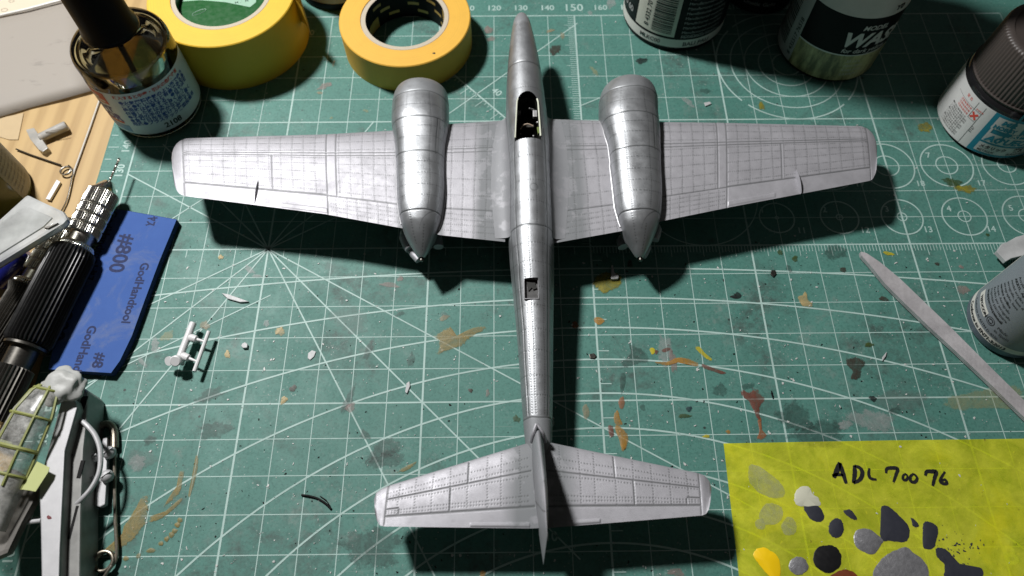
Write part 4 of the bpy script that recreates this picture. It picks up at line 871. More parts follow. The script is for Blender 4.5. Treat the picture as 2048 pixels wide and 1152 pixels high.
F_ += [(0, 1, 2, 3), tuple(4 * (len(UP) - 1) + k for k in (3, 2, 1, 0))]
mb.add(V_, F_); tag(build('needle_file', mb, fm_.m, None, smooth=25), 'flat steel needle file, its point up left, lying beside the grey bottle', 'file')
mb = MB(); m_prism(mb, [at(*q, .35)[:2] for q in ((2075, 462), (2032, 474), (2014, 484), (2003, 488), (1993, 503), (2012, 523), (2022, 517), (2070, 505))], .20, .36)
tag(build('plastic_offcut', mb, mat_thin('milky_plastic', (.85, .87, .87), 1.45, (.78, .80, .80), .80), None, smooth=0, bevel=.02), 'milky white plastic offcut behind the grey dropper bottle', 'offcut')

sheet = thing('palette_sheet', 'translucent yellow-green sheet marked ADL70076 and dotted with test dabs of paint', 'palette', at(1700, 1050, 0))
mb = MB(); o0 = [at(*q, 0.012)[:2] for q in ((1447, 887), (1600, 884), (1800, 880.5), (2090, 877), (2110, 1000), (2135, 1240), (1800, 1245), (1488, 1245), (1471, 1090), (1459, 990))]
m_prism(mb, o0, .010, .020); build('film', mb, mat_film('yellow_film', (1.0, 1.0, .14), (.82, .85, .085), .42, .4, (.95, .90, .05)), sheet, smooth=0)
S8 = lambda x, y: (x / 3.16 + 1400, y / 3.16 + 820)
mb = MB()
def stroke(pts, wd=13): 
    P = smooth_path([at(*S8(*q), .02)[:2] + (0,) if False else np.r_[at(*S8(*q), .02)[:2]] for q in pts], 5); n = len(P)
    m_ribbon(mb, P, [wd / 3.16 / 66 * (.75 + .5 * math.sin(math.pi * i / (n - 1)) + .08 * math.sin(i * 2.3)) for i in range(n)], .0245)
for st, wd in (([(884, 332), (868, 375), (845, 428)], 24), ([(884, 335), (900, 390), (924, 466)], 21), ([(835, 415), (868, 408), (905, 412)], 15), ([(975, 350), (978, 400), (968, 462)], 20), ([(975, 352), (1012, 368), (1026, 400), (1010, 440), (968, 462)], 19), ([(1070, 368), (1066, 405), (1078, 432), (1116, 440)], 15),
               ([(1176, 400), (1180, 372), (1212, 366), (1248, 372), (1238, 410), (1222, 456)], 17), ([(1302, 402), (1284, 415), (1284, 438), (1302, 442), (1312, 425), (1302, 404)], 13), ([(1352, 402), (1330, 420), (1332, 450), (1358, 455), (1372, 430), (1352, 404)], 15),
               ([(1424, 416), (1432, 390), (1462, 388), (1492, 392), (1482, 430), (1470, 480)], 19), ([(1548, 390), (1526, 425), (1518, 452), (1540, 466), (1560, 462), (1548, 440), (1528, 448)], 15)):
    stroke(st, wd)
build('handwriting', mb, M['black_print'], sheet, smooth=0)
navy = simple('slate_paint', (.028, .030, .042), .55, var=.15); silv = simple('silver_paint_dab', (.30, .30, .315), .40, .5, var=.45, scale=7, bump=.9, bscale=9); yel = simple('yellow_paint', (.95, .62, .004), .45, var=.05); blk = simple('black_paint', (.010, .010, .011), .4, var=.2); crm_ = simple('cream_paint', (.58, .58, .46), .4, var=.06); rust = simple('rust_paint', (.16, .035, .008), .6, var=.4, scale=8)
def dab(pts, m_, h=.02, label=None):
    rj = random.Random(int(pts[0][0])); mb = MB(); m_pancake(mb, [(q[0] + rj.uniform(-.010, .010), q[1] + rj.uniform(-.010, .010)) for q in smooth_poly([at(*S8(*q), .02)[:2] for q in pts], 5)], .0215, h * .35, 0, .93); o = build('paint_dab', mb, m_, sheet)
    if label: o['label'] = label
dab([(650, 482), (690, 490), (715, 530), (750, 560), (760, 600), (710, 610), (640, 608), (603, 590), (596, 550), (612, 505)], crm_, .03, 'cream paint dab')
dab([(655, 606), (740, 602), (782, 660), (778, 698), (745, 708), (690, 680)], navy, .016); dab([(905, 640), (938, 628), (962, 640), (990, 680), (984, 696), (945, 680)], navy, .012); dab([(848, 688), (885, 690), (905, 725), (905, 775), (880, 806), (845, 805), (818, 780), (816, 725)], navy, .015)
dab([(1145, 618), (1180, 606), (1230, 640), (1300, 710), (1324, 760), (1310, 825), (1270, 835), (1200, 828), (1145, 818), (1140, 720)], navy, .015, 'large slate paint dab'); dab([(1410, 720), (1438, 704), (1500, 740), (1494, 830), (1465, 880), (1412, 868), (1408, 790)], navy, .012); dab([(1332, 684), (1352, 690), (1382, 725), (1370, 740), (1346, 732)], navy, .006)
dab([(1490, 880), (1530, 870), (1580, 905), (1640, 970), (1700, 1000), (1780, 1000), (1770, 1060), (1560, 1070), (1545, 980), (1500, 930)], navy, .01, 'dry brushed slate paint dab')
dab([(1040, 748), (1090, 765), (1155, 820), (1145, 850), (1100, 910), (1040, 900), (985, 860), (972, 800), (990, 760)], silv, .03, 'round silver paint dab'); dab([(1230, 890), (1300, 866), (1345, 900), (1420, 960), (1445, 1040), (1430, 1120), (1200, 1120), (1100, 1070), (1105, 1000), (1160, 930)], silv, .03, 'largest silver paint dab'); dab([(600, 930), (660, 940), (684, 985), (670, 1020), (625, 1045), (575, 1020), (562, 975)], silv, .025, 'small silver paint dab')
dab([(345, 890), (380, 870), (430, 880), (500, 945), (500, 1080), (450, 1060), (385, 990), (340, 930)], yel, .03, 'bright yellow paint dab'); dab([(740, 870), (790, 855), (850, 862), (890, 910), (885, 985), (840, 1025), (780, 1025), (730, 985), (715, 930)], blk, .025, 'round black paint dab')
dab([(870, 1020), (930, 1010), (1000, 1050), (990, 1110), (880, 1110), (820, 1060)], rust, .006, 'rusty brown stain')
halo = mat_stain('dried_milky_halo', (.46, .48, .26), .55, .4)
for pts in ([(320, 340), (400, 370), (500, 450), (540, 520), (500, 560), (400, 540), (320, 470), (300, 390)], [(420, 590), (500, 600), (530, 650), (490, 720), (400, 720), (370, 660)], [(560, 670), (610, 720), (600, 780), (540, 790), (510, 730)], [(350, 700), (400, 690), (410, 750), (360, 750)]): dab(pts, halo, .004, 'pale dried water mark'); body_attr(list(sheet.children)[-1], len(pts) * 5)
mb = MB(); rr = random.Random(5)
for k in range(45):
    x_, y_ = rr.gauss(1620, 70), rr.gauss(870, 45); p = at(*S8(x_, y_), .02); r_ = rr.uniform(.01, .045); m_pancake(mb, blob(p[0], p[1], r_, r_ * .6, rr.uniform(0, 3), 8, .5, k), .0215, .006)
o = build('paint_fleck', mb, navy, sheet); o['kind'] = 'stuff'

# ------------------------------------------------------------------ left side: plastic sheet, paper, small clear parts, wires
bag = NT('smudged_clear_plastic'); bc = bag.mix(bag.ramp(bag.noise(.9, 9, .7, stretch=(.5, 1.6, 1)), [(.60, 0.), (.70, .7)]), (.42, .385, .34), (.15, .14, .13)); bag.set(Base_Color=bc, Roughness=.62)
trb = bag.new('ShaderNodeBsdfTransparent'); trb.inputs[0].default_value = (.9, .88, .84, 1); mxb = bag.new('ShaderNodeMixShader'); mxb.inputs[0].default_value = .72; bag.L(trb.outputs[0], mxb.inputs[1]); bag.L(bag.p.outputs[0], mxb.inputs[2]); bag.L(mxb.outputs[0], bag.out.inputs['Surface'])
mb = MB(); e0 = [(-60, 52), (0, 30), (60, 16), (115, 1), (180, -14)]; e1 = [(-60, 252), (0, 234), (60, 216), (130, 197), (205, 176)]
V_ = []; F_ = []
for i in range(5):
    for j in range(9):
        u = j / 8; q = (e0[i][0] * (1 - u) + e1[i][0] * u, e0[i][1] * (1 - u) + e1[i][1] * u); zz = -.12 + .20 * math.sin(math.pi * min(max(u, 0), 1)) ** .5 + .03 * math.sin(i * 1.7 + j); V_.append(at(*q, zz))
for i in range(4):
    for j in range(8): F_.append((i * 9 + j, (i + 1) * 9 + j, (i + 1) * 9 + j + 1, i * 9 + j + 1))
mb.add(V_, F_); o = build('plastic_bag', mb, bag.m, None, smooth=80); tag(o, 'cloudy clear plastic bag smudged with grey, lying on the wooden desk', 'plastic bag')
md = o.modifiers.new('Solidify', 'SOLIDIFY'); md.thickness = .015
mb = MB(); m_tube(mb, smooth_path([at(-40, 44, .0), at(0, 31, .02), at(60, 17, .02), at(116, 2, .02), at(190, -16, 0)], 4), .05, 8); build('bag_edge', mb, simple('bag_seal', (.72, .70, .66), .4), o)
mb = MB(); m_prism(mb, [at(*q, -.17)[:2] for q in ((-40, 38), (-40, -60), (230, -60), (150, -2), (60, 14), (0, 28))], -.186, -.172); pp = build('printed_paper', mb, simple('cream_paper', (.62, .55, .42), .8, var=.04), None, smooth=0); tag(pp, 'cream paper with small ring marks in the top left corner', 'paper')
mb = MB()
for (x_, y_, r_) in ((23, 2, .10), (9, 20, .12), (48, -4, .1)):
    c = at(x_, y_, -.17); m_tube(mb, [(c[0] + r_ * math.cos(k * .5236), c[1] + r_ * .7 * math.sin(k * .5236), -.170) for k in range(12)], .008, 4, closed=True)
o = build('ring_mark', mb, simple('sepia_ink', (.2, .14, .1), .6), pp); o['kind'] = 'stuff'
mb = MB(); m_prism(mb, [at(*q, -.17)[:2] for q in ((-20, 240), (47, 226), (36, 279), (18, 279), (-20, 268))], -.188, -.172); tag(build('paper_scrap', mb, simple('tan_paper', (.50, .38, .22), .8), None, smooth=0), 'small tan paper scrap on the desk below the plastic bag', 'paper')
# clear stepped sprue tube
cl = mat_thin('clear_styrene', (.90, .88, .84), 1.5, (.86, .84, .78), .62)
a, b = np.array(at(73, 279, -.02)), np.array(at(143, 247, .0)); t = thing('clear_connector', 'small clear plastic tube with a winged flange, on the bare wooden desk', 'plastic part', (a + b) / 2 * [1, 1, 0] + [0, 0, -.19])
mb = MB(); m_lathe(mb, [(.10, .13), (.12, .15), (1.02, .17), (1.05, .15), (1.03, .11), (.2, .10)], a, b - a, 20); build('tube', mb, cl, t)
mb = MB(); m_prism(mb, [at(*q, -.05)[:2] for q in ((54, 262), (70, 258), (98, 298), (88, 306), (80, 302), (62, 280))], -.17, .02); build('flange', mb, cl, t, smooth=0, bevel=.02)
mb = MB(); m_tube(mb, [at(90, 264, .16), at(128, 256, .17)], .012, 6); build('rib', mb, cl, t)
# sprung wire with a coil and two arms
t = thing('wire_spring', 'open wire spring, one shade-coloured arm and one long pale arm meeting in a small coil', 'wire spring', at(133, 342, -.19)); zz = -.13
mb = MB(); m_tube(mb, [at(32, 298, zz), at(60, 309, zz), at(95, 321, zz), at(122, 330, zz)], .026, 8); build('arm', mb, M['dark_steel'], t)  # same wire as the coil; its shade is painted in with darker steel
mb = MB(); c = at(133, 343, zz); m_tube(mb, [(c[0] + .17 * math.cos(k * .35), c[1] + .17 * math.sin(k * .35), zz + .012 * k / 6) for k in range(38)], .027, 8); build('coil', mb, M['chrome'], t)
mb = MB(); m_tube(mb, smooth_path([at(137, 331, zz), at(146, 341, zz), at(143, 362, zz), at(134, 400, zz), at(120, 428, zz)], 4), .027, 8); build('arm', mb, M['chrome'], t)
mb = MB(); m_tube(mb, [at(206, 180, -.14), at(180, 255, -.14), at(150, 338, -.14), at(143, 360, -.14)], .030, 8); tag(build('steel_rod', mb, simple('pale_rod', (.62, .60, .55), .4), None), 'long thin pale rod lying on the desk along the edge of the mat', 'rod')
mb = MB(); m_prism(mb, [at(*q, -.05)[:2] for q in ((112, 358), (119, 362), (98, 398), (90, 396))], -.18, -.09); tag(build('plastic_sliver', mb, simple('white_styrene', (.74, .75, .76), .4), None, smooth=0), 'thin white plastic sliver on the desk above the clear block', 'offcut')
# olive jar at the left edge
p = at(62, 408, -.19); CO = (p[0] - 1.45, p[1] + .30); t = thing('olive_jar', 'dark olive glass jar with a paper label, cut by the left frame edge', 'jar', (CO[0], CO[1], -.19))
mb = MB(); m_lathe(mb, [(0, 1.25), (.06, 1.36), (.2, 1.40), (2.1, 1.40), (2.3, 1.25), (2.5, 1.2)], (CO[0], CO[1], -.186), seg=56); build('body', mb, simple('olive_glass', (.11, .12, .035), .18, var=.4, scale=2), t)
mb = MB(); m_cylpatch(mb, CO, 1.407, R_(-12), R_(60), .05, 1.75, 30); jl = build('label', mb, simple('stained_label', (.40, .37, .28), .6, var=.2), t)
mb = MB()
for k in range(8): m_cyltext(mb, 'used with care', .13, CO, 1.412, R_(-8), .3 + k * .17)
build('label_print', mb, simple('faded_ink', (.16, .15, .14), .6), jl)
mb = MB(); m_lathe(mb, [(2.45, 1.22), (2.5, 1.28), (3.2, 1.25)], (CO[0], CO[1], -.19), seg=40); build('lid', mb, M['white_print'], t)

# pin vises
Z2 = lambda x, y: (x / 2.743, 350 + y / 2.743)
Z3 = lambda x, y: (x / 2.731, 730 + y / 2.731)
def pin_vise(label, A, B, k, prof_grip, drill, grip_end, mt_grip):
    a, b = np.array(A), np.array(B); d = (b - a) / np.linalg.norm(b - a)
    t = thing('pin_vise', label, 'pin vise', (a + b) / 2 * [1, 1, 0] + [0, 0, 0], 'pin vises on the left')
    mb = MB(); m_lathe(mb, [(0, .10 * k), (.04, .17 * k), (.36, .36 * k), (.42, .38 * k), (.44, .30 * k)], a, d, 40); build('chuck', mb, M['dark_steel'] if drill is None else M['chrome'], t, smooth=40)
    P = [(.42, .30)]
    edges = [(.44, .98), (1.02, 1.32), (1.36, 1.66), (1.70, 1.98)]
    for e0_, e1_ in edges: P += [(e0_, .455), (e0_ + .03, .47), (e1_ - .03, .47), (e1_, .455), (e1_ + .004, .425)]
    mb = MB(); m_lathe(mb, [(h, r * k) for h, r in P] + [(1.99, .3 * k)], a, d, 264, rib=(1, len(P) - 2, 44, .030 * k)); build('knurled_collar', mb, M['chrome'], t, smooth=20)
    mb = MB(); m_lathe(mb, [(1.97, .36 * k), (2.30, .36 * k), (2.34, .40 * k)], a, d, 40); build('neck', mb, M['steel'], t, smooth=40)
    mb = MB(); m_lathe(mb, [(2.30, .44 * k), (2.34, .50 * k), (2.44, .52 * k), (2.47, .50 * k)], a, d, 192, rib=(1, 2, 48, .03)); build('grip_ring', mb, M['chrome'], t, smooth=50)
    mb = MB(); m_lathe(mb, [(2.46, .50 * k), (2.52, .60 * k), (2.75, prof_grip * k), (grip_end - .1, prof_grip * k), (grip_end, (prof_grip - .06) * k), (grip_end + .02, .3)], a, d, 288, rib=(1, 4, 36, .055 * k)); build('grip', mb, mt_grip, t, smooth=50)
    mb = MB(); m_lathe(mb, [(grip_end + .0, .50 * k), (grip_end + .05, .56 * k), (grip_end + .12, .56 * k), (grip_end + .16, .38 * k), (grip_end + .7, .38 * k), (grip_end + .72, .50 * k), (grip_end + 2.2, .50 * k)], a, d, 120, rib=(5, 6, 30, .05)); build('swivel_end', mb, M['dark_steel'], t, smooth=50)
    if drill is not None:
        q = np.array(drill); L = np.linalg.norm(q - a); u, v = frame(q - a); V = []; n = 60; mb = MB(); path = []
        dd = (q - a) / L
        for s_ in (0, math.pi):
            pth = [a + dd * L * i / n + (np.array(u) * math.cos(i * .62 + s_) + np.array(v) * math.sin(i * .62 + s_)) * .022 for i in range(n + 1)]; m_tube(mb, pth, .020, 6)
        o = build('drill_bit', mb, M['steel'], t)
    return t
gripm = simple('black_anodised_grip', (.012, .012, .012), .34, .3, var=.3)
pin_vise('black handled pin vise with a thin drill bit, lying against the blue sanding sponge', at(*Z2(600, 38), .78), at(*Z2(70, 1085), .66), 1.0, .64, at(239, 317, .74), 5.55, gripm)
pin_vise('second pin vise half hidden under the clear block, left of the black handled one', at(*Z2(392, 240), .30), at(*Z2(-60, 960), .26), .90, .50, None, 5.2, simple('steel_grip', (.20, .19, .17), .3, .9, var=.2))
mb = MB(); m_lathe(mb, [(0, .30), (.05, .36), (1.2, .36), (1.3, .30)], at(-14, 566, .1), np.array(at(26, 522, .3)) - np.array(at(-14, 566, .1)), 24); tag(build('blue_cap', mb, simple('deep_blue_plastic', (.012, .016, .16), .25), None), 'deep blue plastic cap under the clear block at the left edge', 'cap')
# clear acrylic block on top of them
mb = MB(); m_prism(mb, [at(*Z2(*q), 1.75)[:2] for q in ((-60, 268), (0, 238), (148, 104), (345, 196), (372, 240), (345, 268), (0, 480), (-60, 520))], 1.50, 1.75); ab = build('clear_block', mb, mat_thin('frosted_acrylic', (.86, .88, .86), 1.40, (.80, .82, .80), .62), None, smooth=0, bevel=.09); tag(ab, 'frosted clear plastic box end lying across the two pin vises', 'plastic box')
mb = MB(); m_prism(mb, [at(*Z2(*q), 1.76)[:2] for q in ((-40, 300), (140, 170), (290, 235), (240, 285), (-40, 460))], 1.752, 1.79); build('lid_panel', mb, mat_thin('frosted_acrylic_panel', (.86, .88, .86), 1.40, (.86, .88, .86), .5), ab, smooth=0, bevel=.02)
mb = MB(); m_prism(mb, [at(*Z2(*q), 1.8)[:2] for q in ((240, 288), (318, 262), (262, 292))], 1.752, 1.80); build('dark_fleck', mb, M['dark_steel'], ab, smooth=0)

# blue sanding sponge sheet
spg = NT('blue_abrasive'); cb = spg.mix(spg.noise(1.2, 8, .75), (.034, .090, .31), (.055, .130, .39)); cb = spg.mix(spg.ramp(spg.noise(.75, 7, .7, dist=.8), [(.50, 0.), (.72, .75)]), cb, (.17, .20, .29)); spg.set(Base_Color=cb, Roughness=.85); spg.bump(spg.noise(70, 2), .5, .02)
outl = [Z2(640, 183), (354, 438), (320, 520), (290, 600), (264, 672), (240, 722), (222, 747), Z2(430, 1078), Z2(262, 1068), Z2(300, 900), Z2(420, 660), Z2(480, 520)]
t = thing('sanding_sponge', 'bright blue sanding sponge sheet printed #800, beside the black handled pin vise', 'sanding sponge', at(230, 590, 0))
mb = MB(); m_prism(mb, [at(*q, .27)[:2] for q in outl], .015, .262); build('foam', mb, simple('dark_blue_foam', (.008, .02, .10), .9, bump=.4), t, smooth=0, bevel=.03)
mb = MB(); ins = [at(*q, .27)[:2] for q in outl]; cx = np.mean(ins, 0); m_prism(mb, [tuple(cx + (np.array(q) - cx) * .992) for q in ins], .258, .270); build('abrasive_face', mb, spg.m, t, smooth=0)
pj = lambda x, y: np.array(at(*Z2(x, y), .27))[:2]
d_ = pj(560, 500) - pj(655, 240); rz_ = math.atan2(d_[1], d_[0]); mb = MB(); u_ = np.array([math.cos(rz_), math.sin(rz_)]); n_ = np.array([-u_[1], u_[0]])
def sp(body, size, x, y, bold=.008): m_text(mb, body, size, pj(x, y), rz_, .2725, bold, 0, 1.0)
sp('GodHandtool ﾔｽ', .36, 606, 195, .012); sp('#800', .64, 668, 325, .016); sp('#800', .64, 348, 680, .016); sp('GodHandtool', .36, 778, 480, .012); sp('GodHand', .36, 488, 825, .012); sp('ﾔｽ', .36, 818, 225, .012); sp('#8', .42, 530, 975, .012)
build('print', mb, simple('dark_blue_ink', (.012, .022, .085), .8, var=.4, scale=8), t, smooth=0)

# white styrene strut piece
t = thing('model_strut', 'white plastic model part of two rods joined by cone shaped arms, on the mat', 'model part', at(385, 700, 0)); ws = simple('white_styrene_part', (.70, .70, .70), .4, var=.03)
mb = MB(); m_tube(mb, [at(*Z2(1060, 812), .34), at(*Z2(972, 1035), .34)], .10, 14); build('main_rod', mb, ws, t)
mb = MB(); m_lathe(mb, [(0, .14), (.05, .155), (.16, .155), (.18, .13)], np.array(at(*Z2(975, 1015), .42)), (0, -.55, .85), 24); build('end_disc', mb, ws, t)
mb = MB(); m_lathe(mb, [(0, .10), (.04, .13), (.1, .13)], np.array(at(*Z2(938, 1018), .36)), (-.3, -.5, .8), 20); build('end_disc', mb, ws, t)
mb = MB(); m_tube(mb, [at(*Z2(1146, 858), .34), at(*Z2(1066, 1078), .34)], .058, 10); build('side_rod', mb, ws, t)
for (x0, y0, x1, y1) in ((1030, 888, 1125, 914), (985, 985, 1085, 1025)):
    a, b = np.array(at(*Z2(x0, y0), .33)), np.array(at(*Z2(x1, y1), .34)); mb = MB(); L = np.linalg.norm(b - a); m_lathe(mb, [(0, .08), (L * .25, .115), (L * .5, .10), (L * .55, .045), (L, .03)], a, b - a, 16); build('arm', mb, ws, t)
mb = MB(); m_tube(mb, [at(*Z2(1000, 1040), .1), at(*Z2(1010, 1000), .32)], .05, 8); build('peg', mb, ws, t)

# silver clothes peg that holds the canopy, with its spring
t = thing('clothes_peg', 'silver sprayed plastic peg with slotted sides and a round wire spring', 'clothes peg', at(*Z3(300, 900), 0))
psil = NT('overspray_silver'); psil.set(Base_Color=psil.mix(psil.noise(3, 8, .7), (.40, .40, .41), (.58, .58, .59)), Metallic=.3, Roughness=.55); psil.bump(psil.noise(60, 3), .25, .015)
psil_shaded = simple('overspray_silver_shaded', (.24, .24, .23), .5, .2, var=.5, scale=2.5)  # darker copy of the silver: shade on the peg's sides put into the colour
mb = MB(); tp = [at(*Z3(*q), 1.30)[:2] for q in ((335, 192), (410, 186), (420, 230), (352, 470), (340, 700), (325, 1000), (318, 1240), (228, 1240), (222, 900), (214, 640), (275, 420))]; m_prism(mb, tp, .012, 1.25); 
bod = build('lower_jaw', mb, psil_shaded, t, smooth=0, bevel=.05)
mb = MB(); m_prism(mb, tp, 1.252, 1.30); build('top_face', mb, psil.m, t, smooth=0, bevel=.03)
def sidebox(x, y, zc, sx, sy, sz, part='slot', m_='matte_black', rz=0):
    mb = MB(); p = at(*Z3(x, y), zc); m_box(mb, p, sx, sy, sz, rz); return build(part, mb, M[m_] if isinstance(m_, str) else m_, t, smooth=0, bevel=.01)
mb = MB(); m_prism(mb, [at(*Z3(*q), .75)[:2] for q in ((395, 200), (430, 150), (470, 130), (500, 160), (492, 320), (476, 470), (462, 800), (456, 1240), (300, 1240), (330, 480), (390, 290))], .012, .95); build('upper_jaw', mb, psil_shaded, t, smooth=0, bevel=.06)
sidebox(376, 535, .935, .10, .46, .05); sidebox(442, 570, .935, .10, .46, .05); sidebox(402, 860, .935, .07, .80, .05); sidebox(415, 355, .935, .10, .16, .05); sidebox(452, 220, .935, .16, .5, .05)
mb = MB(); m_tube(mb, smooth_path([at(*Z3(432, 300), .95), at(*Z3(470, 325), 1.0), at(*Z3(520, 385), 1.02), at(*Z3(548, 470), 1.02), at(*Z3(543, 580), 1.0), at(*Z3(505, 665), .98), at(*Z3(450, 730), .94), at(*Z3(402, 775), .86)], 6), .066, 12); build('wire_spring', mb, psil.m, t)
mb = MB(); m_tube(mb, [at(*Z3(90, 858), .9), at(*Z3(160, 858), .95), at(*Z3(225, 850), .95)], .055, 10); build('wire_spring', mb, psil.m, t)
mb = MB(); q = at(*Z3(268, 832), 1.304); m_pancake(mb, blob(q[0], q[1], .07, .04, -.7, 10, .3, 2), 1.302, .006); build('red_speck', mb, simple('maroon_paint', (.16, .03, .035), .5), t)

# clear canopy, dusty and masked
def canopy():
    a, b = np.array(at(*Z3(265, 120), 1.62)), np.array(at(*Z3(-95, 880), 1.30)); d = b - a; L = np.linalg.norm(d); d /= L; side = np.cross(d, [0, 0, 1]); side /= np.linalg.norm(side); up = np.cross(side, d)
    n, m = 40, 21; X = np.zeros((n, m, 3))
    for i in range(n):
        u = i / (n - 1); wv = np.interp(u, [0, .04, .2, .5, .75, 1], [.22, .36, .52, .58, .60, .62]); hv = np.interp(u, [0, .04, .2, .5, .75, 1], [.12, .24, .42, .48, .46, .42])
        for j in range(m): q = math.pi * (j / (m - 1)); c_, s_ = math.cos(q), math.sin(q); X[i, j] = a + d * L * u + side * wv * np.sign(c_) * abs(c_) ** .8 + up * hv * s_ ** .8
    return X
XC = canopy(); t = thing('canopy', 'clear aircraft canopy with dusty panes and olive masked frames, gripped by the silver peg', 'canopy', at(*Z3(120, 500), 1.1))
cg = NT('dusty_canopy'); cg.set(Base_Color=cg.mix(cg.ramp(cg.noise(2.2, 8, .75), [(.38, 0.), (.62, 1.)]), (.16, .165, .155), (.60, .60, .57)), Roughness=.22)
tr_ = cg.new('ShaderNodeBsdfTransparent'); tr_.inputs[0].default_value = (.92, .93, .90, 1); mx_ = cg.new('ShaderNodeMixShader'); cg.L(cg.ramp(cg.noise(1.8, 8, .75), [(.36, .35), (.62, .9)]), mx_.inputs[0]); cg.L(tr_.outputs[0], mx_.inputs[1]); cg.L(cg.p.outputs[0], mx_.inputs[2]); cg.L(mx_.outputs[0], cg.out.inputs['Surface'])
grid_mesh('shell', XC, cg.m, t)
oliv = simple('olive_mask', (.24, .26, .075), .5, var=.18); mbN = []
def bar(path, r=.035): mb = MB(); m_tube(mb, path, r, 6); build('frame_bar', mb, oliv, t)
for i in (1, 9, 18, 25): bar([tuple(XC[i, j] + np.array([0, 0, .004])) for j in range(1, 20)], .058 if i == 18 else .042)
for j in (1, 7, 13, 19): bar([tuple(XC[i, j] + np.array([0, 0, .004])) for i in range(0, 30, 2)], .042)
pale = simple('pale_green_tape', (.46, .50, .20), .6, var=.06)
for pts, z_ in (([(120, 680), (200, 525), (272, 560), (265, 585), (195, 692), (160, 685)], 1.52), ([(-10, 400), (70, 425), (60, 452), (-10, 440)], 1.9), ([(330, 170), (368, 170), (365, 198), (345, 198)], 1.5)):
    mb = MB(); m_prism(mb, [at(*Z3(*q), z_)[:2] for q in pts], z_, z_ + .012); build('mask_tape', mb, pale, t, smooth=0)
rear = simple('grey_dusted_plastic', (.17, .16, .145), .7, var=.4, scale=1.6)
mb = MB(); m_prism(mb, [at(*Z3(*q), 1.2)[:2] for q in ((200, 640), (185, 740), (120, 860), (40, 1030), (-80, 1080), (-80, 600), (60, 560))], .9, 1.2); build('rear_deck', mb, rear, t, smooth=0, bevel=.12)
# lump of putty
me_ = bmesh.new(); bmesh.ops.create_icosphere(me_, subdivisions=4, radius=1.0); V_ = []; c = np.array(at(*Z3(345, 115), 1.50))
for v in me_.verts:
    k = 1 + .45 * mnoise.noise(v.co * 1.3 + Vector((3, 1, 7))) + .10 * mnoise.noise(v.co * 3.5); V_.append(c + np.array([v.co.x * .52, v.co.y * .50, v.co.z * .24]) * k)
mb = MB(); mb.add(V_, [tuple(v.index for v in f.verts) for f in me_.faces]); me_.free()
tag(build('putty_lump', mb, mat_frost('grey_tack', (.48, .49, .47), .1, .4), None, smooth=60), 'translucent grey lump of tack at the tip of the canopy', 'tack lump')

# safety pin and the little bomb
t = thing('safety_pin', 'steel safety pin lying along the silver peg, coil toward the viewer', 'safety pin', at(215, 990, 0)); zp = .14
bronze = simple('tarnished_steel', (.26, .235, .19), .42, .9, var=.2, scale=7)
mb = MB(); m_tube(mb, smooth_path([at(*Z3(516, 470), zp), at(*Z3(518, 400), zp), at(*Z3(540, 345), zp), at(*Z3(580, 322), zp), at(*Z3(612, 338), zp), at(*Z3(625, 380), zp), at(*Z3(626, 455), zp)], 5), .105, 12); build('cap', mb, bronze, t)
mb = MB(); m_tube(mb, smooth_path([at(*Z3(627, 440), zp), at(*Z3(626, 600), zp), at(*Z3(630, 850), zp), at(*Z3(638, 1010), zp), at(*Z3(628, 1075), zp), at(*Z3(600, 1105), zp)], 6), .045, 10); build('arm', mb, bronze, t)
mb = MB(); c = at(*Z3(570, 1073), zp); m_tube(mb, [(c[0] + .235 * math.cos(k * .3 + .3), c[1] + .235 * math.sin(k * .3 + .3), zp - .04 + .05 * k / 21) for k in range(50)], .045, 10); build('coil', mb, bronze, t)
mb = MB(); m_tube(mb, [at(*Z3(612, 1095), zp + .08), at(*Z3(590, 1125), zp + .08), at(*Z3(550, 1190), zp), at(*Z3(500, 1260), zp)], .045, 10); build('arm', mb, bronze, t)
t = thing('model_bomb_rack', 'small silver model part with paired round ends on a flat stem, by the safety pin', 'model part', at(*Z3(560, 600), 0))
mb = MB(); m_prism(mb, [at(*Z3(*q), .3)[:2] for q in ((560, 400), (585, 395), (580, 640), (572, 762), (545, 776), (512, 768), (530, 620))], .12, .30); build('stem', mb, psil.m, t, smooth=0, bevel=.03)
for (x, y) in ((597, 478), (585, 607), (512, 508), (500, 628)):
    mb = MB(); c = at(*Z3(x, y), .38); r_ = .17 if x > 550 else .125; m_sphere(mb, c, r_, 18, 12, (1, 1, .9)); m_box(mb, (c[0] + .03, c[1] + .02, c[2] + r_ * .85), .025, r_ * 1.5, .05, -.9); m_box(mb, (c[0], c[1], c[2] - .2), .1, .1, .3); build('round_end', mb, psil.m, t, smooth=50)

# thread, shards and chips on the mat
mb = MB(); m_tube(mb, smooth_path([at(603, 990, .03), at(618, 992, .04), at(635, 997, .03), at(650, 1006, .04), at(662, 1018, .03)], 6), .030, 6); m_tube(mb, [at(640, 992, .03), at(652, 1000, .06), at(660, 1012, .03)], .014, 5); tag(build('black_thread', mb, M['matte_black'], None), 'short curled black thread on the mat left of the tail', 'thread')
chip = simple('grey_white_chip', (.44, .45, .45), .5, var=.25, scale=9)
def chipo(label, pts, z0=.01, z1=.06, m_=None, name='plastic_chip', cat='plastic chip'):
    mb = MB(); P = [at(*q, z1)[:2] for q in pts]; m_prism(mb, P, z0, z1); tag(build(name, mb, m_ or chip, None, smooth=0, bevel=.012), label, cat)
chipo('pale splinter of plastic below the star of lines on the mat', [(443, 586), (456, 588), (498, 603), (480, 604), (455, 597)], .01, .07)
chipo('round white chip left of the tail boom on the mat', [(484, 687), (490, 684), (495, 688), (494, 695), (486, 696), (482, 692)], .01, .09)
chipo('pale grey chip between two diagonal mat lines', [(616, 706), (624, 700), (632, 703), (628, 713), (620, 720), (615, 716)], .006, .03)
